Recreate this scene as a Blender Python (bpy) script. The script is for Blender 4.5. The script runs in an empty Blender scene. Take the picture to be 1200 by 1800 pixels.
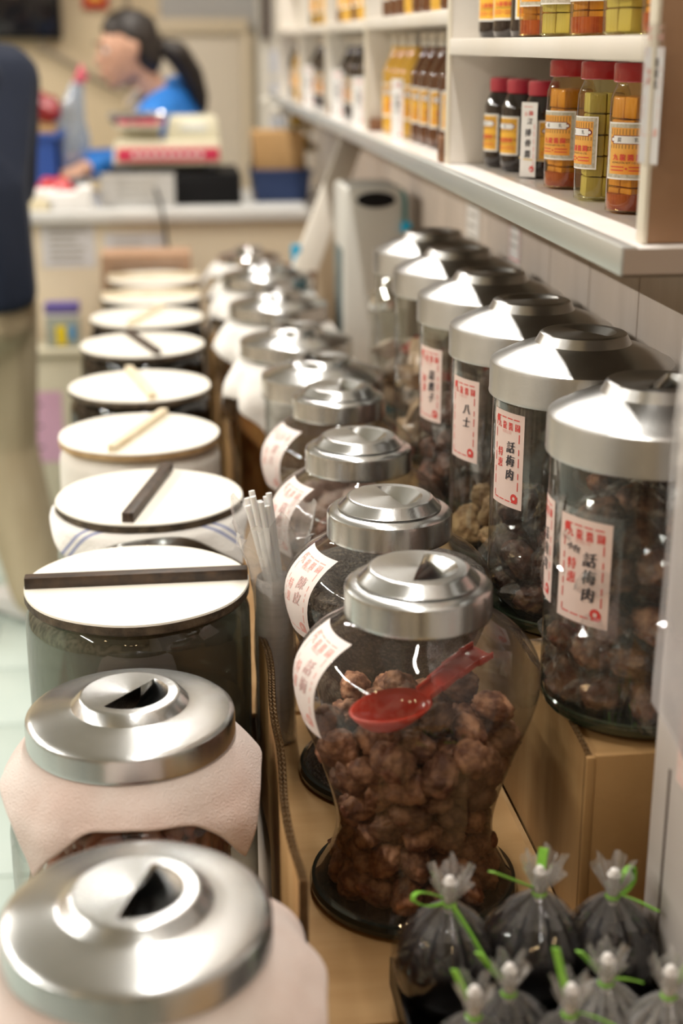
import bpy, bmesh, math, random
import numpy as np
from mathutils import Vector, Matrix, noise

SC = bpy.context.scene
COL = SC.collection
PI = math.pi
random.seed(7)

# ---------------------------------------------------------------- camera
FPX = 2500.0
VX, VY, CAM_H = 275.0, 78.0, 1.4
PITCH = math.atan((900 - VY) / FPX)
YAW = math.atan((600 - VX) / (FPX / math.cos(PITCH)))
FWD = Vector((math.sin(YAW) * math.cos(PITCH), math.cos(YAW) * math.cos(PITCH), -math.sin(PITCH)))
RGT = Vector((math.cos(YAW), -math.sin(YAW), 0))
UPV = RGT.cross(FWD)
cam = bpy.data.cameras.new('camera')
cam_ob = bpy.data.objects.new('camera', cam)
COL.objects.link(cam_ob)
mw = Matrix((RGT, UPV, -FWD)).transposed().to_4x4()
mw.translation = (0, 0, CAM_H)
cam_ob.matrix_world = mw
cam.sensor_fit = 'VERTICAL'
cam.sensor_height = 36.0
cam.sensor_width = 24.0
cam.lens = FPX * 36.0 / 1800.0
cam.clip_start = 0.05
cam.dof.use_dof = True
cam.dof.focus_distance = 1.42
cam.dof.aperture_fstop = 2.7
cam.dof.aperture_blades = 9
SC.camera = cam_ob

# ---------------------------------------------------------------- world, lamps, exposure
w = bpy.data.worlds.new('world')
SC.world = w
w.use_nodes = True
w.node_tree.nodes['Background'].inputs[0].default_value = (1.0, 0.95, 0.88, 1)
w.node_tree.nodes['Background'].inputs[1].default_value = 0.12
vs = SC.view_settings
vs.view_transform = 'Standard'
vs.look = 'None'
vs.gamma = 1.0
vs.use_curve_mapping = False
vs.exposure = -0.1
cy = SC.cycles
cy.use_denoising = True
cy.max_bounces = 10
cy.glossy_bounces = 5
cy.diffuse_bounces = 4
cy.transparent_max_bounces = 40
cy.caustics_reflective = False
cy.caustics_refractive = False
cy.blur_glossy = 0.6
cy.sample_clamp_indirect = 5.0

CEIL = 2.75
def tube_lamp(x, y, length, power, warm=(1.0, 0.95, 0.88), width=0.045):
    l = bpy.data.lights.new('tube_light', 'AREA')
    l.shape = 'RECTANGLE'
    l.size = width
    l.size_y = length
    l.energy = power
    l.color = warm
    o = bpy.data.objects.new('tube_light', l)
    COL.objects.link(o)
    o.location = (x, y, CEIL - 0.115)
    return o
LAMPS = [(0.14, 1.25, 1.2, 22), (0.14, 2.70, 1.2, 20), (0.14, 4.15, 1.2, 24),
         (-2.3, 0.1, 1.2, 26), (-2.3, 1.5, 1.2, 46), (-2.3, 3.0, 1.2, 44), (-2.3, 4.5, 1.2, 54)]
for a in LAMPS:
    tube_lamp(*a)

BULBS = [(-0.55, -0.55, 2.05), (-0.35, -0.75, 2.05), (-0.15, -0.62, 2.05), (-1.0, 0.2, 2.1)]
for b_ in BULBS:
    l = bpy.data.lights.new('bulb_light', 'POINT')
    l.energy = 2.0; l.color = (1.0, 0.70, 0.38); l.shadow_soft_size = 0.03
    o = bpy.data.objects.new('bulb_light', l); COL.objects.link(o); o.location = (b_[0], b_[1], b_[2] - 0.05)

# ---------------------------------------------------------------- materials
MATS = {}
def nt(m):
    return m.node_tree.nodes, m.node_tree.links

def M(name, col, rough=0.5, metal=0.0, col2=None, scale=12.0, bump=0.0, bscale=60.0, coat=0.0,
      spec=0.5, stretch=(1, 1, 1), contrast=(0.35, 0.65), sss=0.0, trans=0.0, sheen=0.0, emit=None, detail=4.0):
    if name in MATS:
        return MATS[name]
    m = bpy.data.materials.new(name)
    m.use_nodes = True
    N, L = nt(m)
    b = N['Principled BSDF']
    b.inputs['Base Color'].default_value = (*col, 1)
    b.inputs['Roughness'].default_value = rough
    b.inputs['Metallic'].default_value = metal
    b.inputs['Specular IOR Level'].default_value = spec
    b.inputs['Coat Weight'].default_value = coat
    b.inputs['Coat Roughness'].default_value = 0.08
    b.inputs['Transmission Weight'].default_value = trans
    b.inputs['Sheen Weight'].default_value = sheen
    if sss:
        b.inputs['Subsurface Weight'].default_value = sss
        b.inputs['Subsurface Radius'].default_value = (0.01, 0.006, 0.004)
        b.inputs['Subsurface Scale'].default_value = 1.0
    if emit:
        b.inputs['Emission Color'].default_value = (*emit[0], 1)
        b.inputs['Emission Strength'].default_value = emit[1]
    if col2 or bump:
        tc = N.new('ShaderNodeTexCoord')
        mp = N.new('ShaderNodeMapping')
        mp.inputs['Scale'].default_value = stretch
        L.new(tc.outputs['Object'], mp.inputs['Vector'])
    if col2:
        nz = N.new('ShaderNodeTexNoise')
        nz.inputs['Scale'].default_value = scale
        nz.inputs['Detail'].default_value = detail
        L.new(mp.outputs['Vector'], nz.inputs['Vector'])
        rp = N.new('ShaderNodeValToRGB')
        rp.color_ramp.elements[0].position = contrast[0]
        rp.color_ramp.elements[1].position = contrast[1]
        rp.color_ramp.elements[0].color = (*col, 1)
        rp.color_ramp.elements[1].color = (*col2, 1)
        L.new(nz.outputs['Fac'], rp.inputs['Fac'])
        L.new(rp.outputs['Color'], b.inputs['Base Color'])
    if bump:
        n2 = N.new('ShaderNodeTexNoise')
        n2.inputs['Scale'].default_value = bscale
        n2.inputs['Detail'].default_value = 3
        L.new(mp.outputs['Vector'], n2.inputs['Vector'])
        bp = N.new('ShaderNodeBump')
        bp.inputs['Strength'].default_value = bump
        bp.inputs['Distance'].default_value = 0.004
        L.new(n2.outputs['Fac'], bp.inputs['Height'])
        L.new(bp.outputs['Normal'], b.inputs['Normal'])
    MATS[name] = m
    return m

def glass(name, tint=(0.93, 0.95, 0.93), edge=(0.45, 0.5, 0.45), haze=0.0, haze_col=(0.8, 0.76, 0.72), f0=0.06, hz_scale=6.0, rough=0.02, density=0.0):
    """thin clear glass wall: transparent, tinted where the path through the wall is long, with a reflection that grows to grazing"""
    if name in MATS:
        return MATS[name]
    m = bpy.data.materials.new(name)
    m.use_nodes = True
    N, L = nt(m)
    N.remove(N['Principled BSDF'])
    out = N['Material Output']
    lw = N.new('ShaderNodeLayerWeight')
    lw.inputs['Blend'].default_value = 0.5
    p5 = N.new('ShaderNodeMath'); p5.operation = 'POWER'; p5.inputs[1].default_value = 4.0
    L.new(lw.outputs['Facing'], p5.inputs[0])
    ma = N.new('ShaderNodeMath'); ma.operation = 'MULTIPLY_ADD'
    ma.inputs[1].default_value = 0.8; ma.inputs[2].default_value = f0
    L.new(p5.outputs[0], ma.inputs[0])
    p3 = N.new('ShaderNodeMath'); p3.operation = 'POWER'; p3.inputs[1].default_value = 6.0
    L.new(lw.outputs['Facing'], p3.inputs[0])
    mixc = N.new('ShaderNodeMix'); mixc.data_type = 'RGBA'
    mixc.inputs[6].default_value = (*tint, 1); mixc.inputs[7].default_value = (*edge, 1)
    L.new(p3.outputs[0], mixc.inputs[0])
    tr = N.new('ShaderNodeBsdfTransparent')
    L.new(mixc.outputs[2], tr.inputs['Color'])
    gl = N.new('ShaderNodeBsdfGlossy'); gl.inputs['Roughness'].default_value = rough
    mx = N.new('ShaderNodeMixShader')
    L.new(ma.outputs[0], mx.inputs[0]); L.new(tr.outputs[0], mx.inputs[1]); L.new(gl.outputs[0], mx.inputs[2])
    last = mx
    if haze > 0:
        tc = N.new('ShaderNodeTexCoord')
        nz = N.new('ShaderNodeTexNoise'); nz.inputs['Scale'].default_value = hz_scale; nz.inputs['Detail'].default_value = 5
        L.new(tc.outputs['Object'], nz.inputs['Vector'])
        mr = N.new('ShaderNodeMapRange')
        mr.inputs['From Min'].default_value = 0.35; mr.inputs['From Max'].default_value = 0.75
        mr.inputs['To Min'].default_value = haze * 0.3 + density; mr.inputs['To Max'].default_value = haze + density
        L.new(nz.outputs['Fac'], mr.inputs['Value'])
        df = N.new('ShaderNodeBsdfDiffuse'); df.inputs['Color'].default_value = (*haze_col, 1)
        m2 = N.new('ShaderNodeMixShader')
        L.new(mr.outputs[0], m2.inputs[0]); L.new(mx.outputs[0], m2.inputs[1]); L.new(df.outputs[0], m2.inputs[2])
        last = m2
    L.new(last.outputs[0], out.inputs['Surface'])
    MATS[name] = m
    return m

ALU = M('brushed aluminium', (0.60, 0.61, 0.61), 0.24, 1.0, col2=(0.50, 0.51, 0.51), scale=14, bump=0.03, bscale=500, detail=8)
ALU_R = M('worn satin aluminium', (0.46, 0.46, 0.45), 0.34, 1.0, col2=(0.55, 0.55, 0.54), scale=18, bump=0.03, bscale=420, detail=8)
STEEL = M('bright steel', (0.8, 0.8, 0.8), 0.09, 1.0, col2=(0.7, 0.7, 0.7), scale=10, bump=0.25, bscale=45)
for m_, an in ((ALU, 0.65), (ALU_R, 0.7)):
    N, L = nt(m_)
    tg_ = N.new('ShaderNodeTangent'); tg_.direction_type = 'RADIAL'; tg_.axis = 'Z'
    N['Principled BSDF'].inputs['Anisotropic'].default_value = an
    N['Principled BSDF'].inputs['Anisotropic Rotation'].default_value = 0.25
    L.new(tg_.outputs[0], N['Principled BSDF'].inputs['Tangent'])
GLS = glass('clear glass')
GLS_H = glass('dusty clear glass', haze=0.045, haze_col=(0.70, 0.52, 0.45), edge=(0.5, 0.48, 0.42))
GLS_C = glass('clean cylinder glass', haze=0.03, edge=(0.38, 0.42, 0.36), haze_col=(0.7, 0.66, 0.6))
GLS_S = glass('smoky glass', tint=(0.42, 0.43, 0.37), edge=(0.2, 0.22, 0.18), haze=0.24, haze_col=(0.38, 0.39, 0.32), hz_scale=4)
GLS_B = M('black green glass', (0.012, 0.016, 0.012), 0.06, coat=0.4)
GLS_G = M('dark green base glass', (0.035, 0.05, 0.03), 0.07, coat=0.4)
FILM = glass('cellophane film', tint=(0.97, 0.97, 0.97), edge=(0.85, 0.85, 0.85), f0=0.10, rough=0.08, haze=0.03, haze_col=(0.8, 0.8, 0.8), hz_scale=40)
BAGF = glass('plastic bag film', tint=(0.96, 0.96, 0.96), edge=(0.7, 0.7, 0.72), f0=0.085, rough=0.05, haze=0.012, haze_col=(0.7, 0.68, 0.68), hz_scale=30)
BAGN = glass('gathered bag film', tint=(0.95, 0.95, 0.95), edge=(0.7, 0.7, 0.7), f0=0.10, rough=0.1, haze=0.13, haze_col=(0.80, 0.78, 0.77), hz_scale=60)
BAGM = glass('milky plastic film', tint=(0.9, 0.9, 0.9), edge=(0.75, 0.75, 0.75), f0=0.12, rough=0.15, haze=0.34, haze_col=(0.90, 0.88, 0.86), hz_scale=25)
CARD = M('brown cardboard', (0.42, 0.24, 0.09), 0.75, col2=(0.50, 0.305, 0.13), scale=5, bump=0.08, bscale=300, stretch=(1, 6, 1))
CARD_D = M('cardboard fluting', (0.33, 0.23, 0.13), 0.85, col2=(0.45, 0.33, 0.2), scale=60)
TOWEL = M('pink white terry towel', (0.75, 0.585, 0.52), 0.95, col2=(0.84, 0.74, 0.69), scale=14, bump=0.6, bscale=620, sheen=0.4)
TOWELW = M('white cotton cloth', (0.86, 0.84, 0.80), 0.95, col2=(0.9, 0.89, 0.86), scale=6, bump=0.35, bscale=260, sheen=0.3)
STRIPE = M('blue woven stripe', (0.35, 0.38, 0.55), 0.95)
BOARD = M('cream painted wood disc', (0.86, 0.82, 0.72), 0.55, col2=(0.91, 0.88, 0.80), scale=4, bump=0.05, bscale=90)
BOARD_E = M('dark bark edge', (0.05, 0.035, 0.022), 0.7, col2=(0.13, 0.095, 0.06), scale=60, bump=0.6, bscale=120)
BOARD_E2 = M('tan wood edge', (0.42, 0.27, 0.13), 0.7, col2=(0.55, 0.38, 0.2), scale=40)
DARKBAR = M('dark stained wood', (0.022, 0.013, 0.008), 0.5, col2=(0.075, 0.042, 0.022), scale=25, stretch=(2, 12, 2), bump=0.15, bscale=100)
LIGHTBAR = M('pale wood', (0.75, 0.62, 0.42), 0.6, col2=(0.84, 0.74, 0.56), scale=20, stretch=(2, 12, 2))
PLUM = M('dried plum', (0.14, 0.050, 0.026), 0.6, col2=(0.44, 0.215, 0.12), scale=1.6, bump=0.35, bscale=5, contrast=(.40, .68), sss=0.0, spec=0.35)
PLUM_D = M('dark dried plum', (0.07, 0.028, 0.02), 0.5, col2=(0.20, 0.085, 0.052), scale=1.6, bump=0.35, bscale=5)
PLUM_T = M('tan dried plum', (0.26, 0.14, 0.055), 0.7, col2=(0.48, 0.31, 0.15), scale=1.6, bump=0.35, bscale=5)
for m_ in (PLUM, PLUM_D, PLUM_T):          # each fruit a little lighter or darker than the next
    N, L = nt(m_)
    b_ = N['Principled BSDF']; src = b_.inputs['Base Color'].links[0].from_socket
    oi = N.new('ShaderNodeObjectInfo'); mr = N.new('ShaderNodeMapRange'); hs = N.new('ShaderNodeHueSaturation')
    mr.inputs['To Min'].default_value = 0.55; mr.inputs['To Max'].default_value = 1.35
    L.new(oi.outputs['Random'], mr.inputs['Value']); L.new(mr.outputs[0], hs.inputs['Value']); L.new(src, hs.inputs['Color']); L.new(hs.outputs[0], b_.inputs['Base Color'])
RED = M('red translucent plastic', (0.55, 0.045, 0.025), 0.22, coat=0.3, sss=0.2)
PAPER_P = M('pale pink label paper', (0.80, 0.62, 0.56), 0.7, col2=(0.84, 0.68, 0.62), scale=20)
PAPER_W = M('white paper', (0.82, 0.81, 0.79), 0.75)
INK_R = M('red ink', (0.70, 0.06, 0.05), 0.7)
INK_RP = M('pale red ink', (0.78, 0.40, 0.36), 0.7)
INK_K = M('black ink', (0.03, 0.03, 0.04), 0.7)
INK_F = M('faint ink', (0.62, 0.42, 0.40), 0.7)
INK_G = M('grey print', (0.35, 0.33, 0.28), 0.7)
SHELFW = M('off white laminate', (0.79, 0.75, 0.69), 0.4, col2=(0.73, 0.68, 0.6), scale=5, bump=0.02, bscale=80)
SHELFT = M('white glossy laminate', (0.84, 0.81, 0.78), 0.18, col2=(0.79, 0.76, 0.73), scale=8)
SHELFB = M('worn brown board', (0.30, 0.165, 0.085), 0.6, col2=(0.40, 0.24, 0.14), scale=9, bump=0.1, bscale=60)
BROWN = M('brown wood block', (0.17, 0.075, 0.035), 0.55, col2=(0.25, 0.12, 0.055), scale=14, stretch=(1, 1, 5))
ALUED = M('aluminium edging', (0.50, 0.54, 0.54), 0.35, 0.6, col2=(0.58, 0.60, 0.59), scale=8, stretch=(1, .3, 3))
WALLP = M('beige wood grain panel', (0.60, 0.52, 0.45), 0.5, col2=(0.68, 0.60, 0.53), scale=7, stretch=(3, 3, 0.5), bump=0.06, bscale=60)
GROOVE = M('pale groove', (0.72, 0.62, 0.45), 0.7)
PILLARM = M('greyish white board', (0.66, 0.61, 0.57), 0.5, col2=(0.72, 0.67, 0.63), scale=5, bump=0.03, bscale=50)

# ---------------------------------------------------------------- geometry helpers
def link(name, me, mat, parent=None, loc=(0, 0, 0), smooth=True):
    o = bpy.data.objects.new(name, me)
    COL.objects.link(o)
    if mat is not None and not me.materials:
        me.materials.append(mat)
    if smooth and len(me.polygons):
        me.polygons.foreach_set('use_smooth', [True] * len(me.polygons))
    o.location = loc
    if parent is not None:
        o.parent = parent
    return o

def auto(me, angle=35):
    """flat shading across sharp edges"""
    bm = bmesh.new(); bm.from_mesh(me)
    a = math.radians(angle)
    for e in bm.edges:
        if len(e.link_faces) == 2 and e.calc_face_angle(0) > a:
            e.smooth = False
    bm.to_mesh(me); bm.free()

class MB:
    def __init__(s):
        s.v = []; s.f = []; s.m = []; s.cur = 0
    def add(s, v, f):
        n = len(s.v); s.v += [tuple(p) for p in v]; s.f += [tuple(i + n for i in q) for q in f]; s.m += [s.cur] * len(f)
        return s
    def box(s, x0, x1, y0, y1, z0, z1):
        v = [(x, y, z) for z in (z0, z1) for y in (y0, y1) for x in (x0, x1)]
        return s.add(v, [(0, 2, 3, 1), (4, 5, 7, 6), (0, 1, 5, 4), (2, 6, 7, 3), (1, 3, 7, 5), (0, 4, 6, 2)])
    def obox(s, c, ax, ay, az):
        c, ax, ay, az = map(Vector, (c, ax, ay, az))
        v = [c + ax * i + ay * j + az * k for k in (-1, 1) for j in (-1, 1) for i in (-1, 1)]
        return s.add(v, [(0, 2, 3, 1), (4, 5, 7, 6), (0, 1, 5, 4), (2, 6, 7, 3), (1, 3, 7, 5), (0, 4, 6, 2)])
    def lathe(s, prof, n=48, c=(0, 0, 0), a0=0.0, a1=2 * PI, close=False):
        full = abs(a1 - a0 - 2 * PI) < 1e-6
        k = n if full else n + 1
        v = []
        for r, z in prof:
            for i in range(k):
                a = a0 + (a1 - a0) * i / n
                v.append((c[0] + r * math.cos(a), c[1] + r * math.sin(a), c[2] + z))
        f = []
        for j in range(len(prof) - 1):
            for i in range(n):
                i2 = (i + 1) % k
                f.append((j * k + i, j * k + i2, (j + 1) * k + i2, (j + 1) * k + i))
        return s.add(v, f)
    def tube(s, pts, r, n=8, cap=True):
        pts = [Vector(p) for p in pts]
        rs = r if isinstance(r, (list, tuple)) else [r] * len(pts)
        v = []; f = []
        up = Vector((0, 0, 1))
        for i, p in enumerate(pts):
            t = (pts[min(i + 1, len(pts) - 1)] - pts[max(i - 1, 0)]).normalized()
            a = t.cross(up)
            if a.length < 1e-3: a = t.cross(Vector((1, 0, 0)))
            a.normalize(); b = t.cross(a).normalized()
            for j in range(n):
                q = 2 * PI * j / n
                v.append(p + (a * math.cos(q) + b * math.sin(q)) * rs[i])
        for i in range(len(pts) - 1):
            for j in range(n):
                f.append((i * n + j, i * n + (j + 1) % n, (i + 1) * n + (j + 1) % n, (i + 1) * n + j))
        if cap:
            f.append(tuple(range(n))); f.append(tuple(reversed(range((len(pts) - 1) * n, len(pts) * n))))
        return s.add(v, f)
    def ribbon(s, pts, side, wd, th=0.0006):
        """flat strip through pts, widened along side"""
        side = Vector(side).normalized()
        pts = [Vector(p) for p in pts]
        for i in range(len(pts) - 1):
            t = (pts[i + 1] - pts[i]); c = (pts[i + 1] + pts[i]) / 2
            nn = t.cross(side).normalized()
            s.obox(c, t * 0.52, side * wd / 2, nn * th / 2)
        return s
    def build(s, name, mat, parent=None, loc=(0, 0, 0), bevel=0.0, smooth=True, sharp=35, seg=2):
        me = bpy.data.meshes.new(name)
        me.from_pydata(s.v, [], s.f)
        bm = bmesh.new(); bm.from_mesh(me)
        bmesh.ops.recalc_face_normals(bm, faces=bm.faces)
        if bevel > 0:
            es = [e for e in bm.edges if len(e.link_faces) == 2 and e.calc_face_angle(0) > 0.6]
            bmesh.ops.bevel(bm, geom=es, offset=bevel, segments=seg, profile=0.5, affect='EDGES', clamp_overlap=True)
        bm.to_mesh(me); bm.free()
        if isinstance(mat, (list, tuple)):
            for q in mat: me.materials.append(q)
            if len(s.m) == len(me.polygons):
                me.polygons.foreach_set('material_index', s.m)
            mat = None
        o = link(name, me, mat, parent, loc, smooth)
        if smooth: auto(me, sharp)
        return o

def empty(name, label, cat, loc=(0, 0, 0), rz=0.0, group=None):
    o = bpy.data.objects.new(name, None)
    o.empty_display_size = 0.02
    COL.objects.link(o)
    o.location = loc
    o.rotation_euler = (0, 0, rz)
    return tag(o, label, cat, group)

def tag(o, label, cat, group=None, kind=None):
    o['label'] = label
    o['category'] = cat
    if group: o['group'] = group
    if kind: o['kind'] = kind
    return o

def struct(o):
    o['kind'] = 'structure'
    return o

def copy_tree(o, parent=None):
    c = o.copy(); COL.objects.link(c)
    if parent is not None:
        c.parent = parent
    for ch in o.children:
        copy_tree(ch, c)
    return c

def prof_at(prof, s):
    """point and outward normal on a (r,z) polyline at arc length s"""
    acc = 0
    for i in range(len(prof) - 1):
        (r0, z0), (r1, z1) = prof[i], prof[i + 1]
        d = math.hypot(r1 - r0, z1 - z0)
        if s <= acc + d or i == len(prof) - 2:
            t = (s - acc) / max(d, 1e-9)
            return r0 + (r1 - r0) * t, z0 + (z1 - z0) * t, (r1 - r0) / max(d, 1e-9), (z1 - z0) / max(d, 1e-9)
        acc += d

def smooth_prof(pts, n=6):
    """Catmull-Rom through (r,z) points"""
    out = []
    for i in range(len(pts) - 1):
        p0 = pts[max(i - 1, 0)]; p1 = pts[i]; p2 = pts[i + 1]; p3 = pts[min(i + 2, len(pts) - 1)]
        for k in range(n):
            t = k / n
            q = []
            for a in range(2):
                q.append(0.5 * (2 * p1[a] + (p2[a] - p0[a]) * t + (2 * p0[a] - 5 * p1[a] + 4 * p2[a] - p3[a]) * t * t
                                + (-p0[a] + 3 * p1[a] - 3 * p2[a] + p3[a]) * t ** 3))
            out.append((max(q[0], 0.0), q[1]))
    out.append(pts[-1])
    return out

# ---- lettering: glyph outlines of the built-in font as flat triangles
_TXT = {}
def text2d(s):
    if s in _TXT: return _TXT[s]
    c = bpy.data.curves.new('glyphs', 'FONT')
    c.body = s; c.size = 1.0; c.resolution_u = 3
    c.align_x = 'CENTER'; c.align_y = 'CENTER'
    o = bpy.data.objects.new('glyphs', c)
    COL.objects.link(o)
    bpy.context.view_layer.update()
    me = o.to_mesh()
    v = [(p.co.x, p.co.y) for p in me.vertices]
    f = [tuple(q.vertices) for q in me.polygons]
    o.to_mesh_clear()
    bpy.data.objects.remove(o); bpy.data.curves.remove(c)
    xs = [p[0] for p in v] or [0]; ys = [p[1] for p in v] or [0]
    cx, cy_ = (min(xs) + max(xs)) / 2, (min(ys) + max(ys)) / 2
    v = [(x - cx, y - cy_) for x, y in v]
    _TXT[s] = (v, f)
    return _TXT[s]

class Sheet:
    """flat artwork in (u,v); build() wraps it with a mapping (u,v,h) -> xyz; one mesh for each ink"""
    def __init__(s): s.l = {}
    def _a(s, ink, v, f):
        V, Fc = s.l.setdefault(ink, ([], []))
        n = len(V); V += v; Fc += [tuple(i + n for i in q) for q in f]
    def rect(s, ink, u0, u1, v0, v1, nu=1):
        for i in range(nu):
            a = u0 + (u1 - u0) * i / nu; b = u0 + (u1 - u0) * (i + 1) / nu
            s._a(ink, [(a, v0), (b, v0), (b, v1), (a, v1)], [(0, 1, 2, 3)])
        return s
    def frame(s, ink, u0, u1, v0, v1, t, nu=4):
        s.rect(ink, u0, u1, v0, v0 + t, nu); s.rect(ink, u0, u1, v1 - t, v1, nu)
        s.rect(ink, u0, u0 + t, v0 + t, v1 - t); s.rect(ink, u1 - t, u1, v0 + t, v1 - t)
        return s
    def text(s, ink, txt, u, v, size, rot=0.0, sx=1.0, bold=0.0, shear=0.0):
        V, Fc = text2d(txt)
        c, sn = math.cos(rot), math.sin(rot)
        for k in ([0] if not bold else [-1, 1]):
            q = []
            for x, y in V:
                x2 = (x + shear * y) * size * sx + k * bold; y2 = y * size
                q.append((u + x2 * c - y2 * sn, v + x2 * sn + y2 * c))
            s._a(ink, q, Fc)
        return s
    def vtext(s, ink, txt, u, v, size, step=1.12, **kw):
        for i, ch in enumerate(txt):
            s.text(ink, ch, u, v - i * size * step, size, **kw)
        return s
    def disc(s, ink, u, v, r, n=14):
        s._a(ink, [(u + r * math.cos(2 * PI * i / n), v + r * math.sin(2 * PI * i / n)) for i in range(n)], [tuple(range(n))])
        return s
    def build(s, fn, parent, name='lettering', h0=0.0004, dh=0.00015):
        out = []
        for k, (ink, (V, Fc)) in enumerate(s.l.items()):
            mb = MB(); mb.add([fn(u, v, h0 + dh * k) for u, v in V], Fc)
            me = bpy.data.meshes.new(name); me.from_pydata(mb.v, [], mb.f)
            out.append(link(name, me, MATS[ink], parent, smooth=False))
        return out

def cyl_map(R, a0, z0):
    return lambda u, v, h: ((R + h) * math.cos(a0 + u / R), (R + h) * math.sin(a0 + u / R), z0 + v)

def prof_map(prof, a0, s0):
    """v runs up along the profile from arc length s0"""
    def fn(u, v, h):
        r, z, tr, tz = prof_at(prof, s0 + v)
        nr, nz = tz, -tr
        r0 = max(r, 0.02)
        return ((r + nr * h) * math.cos(a0 + u / r0), (r + nr * h) * math.sin(a0 + u / r0), z + nz * h)
    return fn

def paper_on(fn, u0, u1, v0, v1, mat, parent, name='paper_label', nu=10, nv=8, h=0.0003):
    v = []; f = []
    for j in range(nv + 1):
        for i in range(nu + 1):
            v.append(fn(u0 + (u1 - u0) * i / nu, v0 + (v1 - v0) * j / nv, h))
    for j in range(nv):
        for i in range(nu):
            a = j * (nu + 1) + i
            f.append((a, a + 1, a + nu + 2, a + nu + 1))
    me = bpy.data.meshes.new(name); me.from_pydata(v, [], f)
    return link(name, me, mat, parent)

def price_art(w, h, black='話梅肉', small='小包', red='特惠', header='九龍醬園', pale=False, faded=False):
    """the shop's red-bordered paper tag with brush writing"""
    R = 'pale red ink' if pale else 'red ink'
    s = Sheet()
    m = w * 0.11
    u0, u1, v0, v1 = -w / 2 + m, w / 2 - m, -h / 2 + m, h / 2 - m
    t = w * 0.022
    for k in range(4):                                    # broken ornamental border
        a = u0 + (u1 - u0) * (k + 0.1) / 4; b = u0 + (u1 - u0) * (k + 0.9) / 4
        s.rect(R, a, b, v1 - t, v1, 2); s.rect(R, a, b, v0, v0 + t, 2)
    for k in range(7):
        a = v0 + (v1 - v0) * (k + 0.1) / 7; b = v0 + (v1 - v0) * (k + (0.85 if k % 2 else 0.6)) / 7
        s.rect(R, u0, u0 + t, a, b); s.rect(R, u1 - t, u1, a, b)
    s.disc(R, u0 + w * 0.06, v1 - w * 0.07, w * 0.07)
    s.disc(R, u1 - w * 0.1, v0 + w * 0.1, w * 0.095)
    s.disc('pale pink label paper', u1 - w * 0.1, v0 + w * 0.1, w * 0.035)
    sz = w * 0.17
    for i, ch in enumerate(header):
        s.text(R, ch, u0 + w * 0.13 + i * (u1 - u0 - w * 0.2) / 3, v1 - h * 0.085, sz, sx=0.8, bold=w * 0.006)
    s.text('pale red ink', '有限公司', 0, v1 - h * 0.15, w * 0.075)
    s.vtext('faint ink' if faded else 'black ink', black, w * 0.15, v1 - h * 0.30, w * 0.25, step=1.12, bold=w * 0.008, shear=0.2, rot=0.08)
    if small: s.text('black ink', small, -w * 0.17, v1 - h * 0.225, w * 0.135, bold=w * 0.005, rot=-0.12, shear=.15)
    if red: s.vtext(R, red, -w * 0.2, v1 - h * 0.38, w * 0.2, bold=w * 0.006, shear=0.2, rot=0.1)
    return s

# ================================================================= SETTING
ROOM = (-3.2, 0.53, -1.6, 6.1)      # x0 x1 y0 y1
mFloor = M('grout', (0.42, 0.48, 0.45), 0.8)
mTile = M('pale green floor tile', (0.50, 0.60, 0.56), 0.35, col2=(0.55, 0.64, 0.60), scale=3)
fl = struct(MB().box(ROOM[0], 1.4, ROOM[2], ROOM[3], -0.1, -0.004).build('floor', mFloor, smooth=False))
tile_me = None
for i in range(11):
    for j in range(12):
        x, y = -2.7 + i * 0.3, 0.9 + j * 0.3
        if tile_me is None:
            t = MB().box(-0.1475, 0.1475, -0.1475, 0.1475, -0.02, 0).build('tile', mTile, fl, bevel=0.002)
            tile_me = t.data; t.location = (x, y, 0)
        else:
            link('tile', tile_me, None, fl, (x, y, 0))
mCeil = M('grey beige ceiling', (0.45, 0.42, 0.37), 0.9)
mSide = M('brown wall with added contrast', (0.10, 0.06, 0.035), 0.8, col2=(0.62, 0.50, 0.36), scale=2.2, stretch=(1, 1.6, .5), contrast=(.42, .58))  # unseen walls: light and dark patches added for contrast in the lid reflections
mWallB = M('warm beige wall', (0.62, 0.50, 0.33), 0.8, col2=(0.66, 0.54, 0.37), scale=2)
mWallG = M('grey upper wall', (0.38, 0.37, 0.36), 0.8)
struct(MB().box(ROOM[0], 1.4, ROOM[2], ROOM[3], CEIL, CEIL + 0.1).build('ceiling', mCeil, smooth=False))
struct(MB().box(ROOM[0], 1.4, ROOM[3], ROOM[3] + 0.1, 0, CEIL).build('wall_back', mWallB, smooth=False))
struct(MB().box(ROOM[0] - 0.1, ROOM[0], ROOM[2], ROOM[3], 0, CEIL).build('wall_left', mSide, smooth=False))
struct(MB().box(ROOM[0], 1.4, ROOM[2] - 0.1, ROOM[2], 0, CEIL).build('wall_front', mSide, smooth=False))
wr = struct(MB().box(0.533, 0.65, ROOM[2], ROOM[3], 0, CEIL).build('wall_right', GROOVE, smooth=False))
y = 0.97
pan = None
while y < 5.9:
    if pan is None:
        pan = MB().box(0.526, 0.536, 0.0015, 0.1885, 0.02, CEIL - 0.02).build('panel', WALLP, wr, bevel=0.0015)
        pan.location = (0, y, 0)
    else:
        link('panel', pan.data, None, wr, (0, y, 0))
    y += 0.19
# column that juts out of the wall this side of the rack, clad in white board
wc = struct(MB().box(0.378, 0.53, -0.6, 0.995, 0, CEIL).build('wall_column', PILLARM, bevel=0.003))
MB().box(0.3772, 0.3779, 0.9555, 0.9585, 0.3, 0.86).build('board_joint', M('dark joint', (0.08, 0.05, 0.035), .8), wc, smooth=False)
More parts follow.
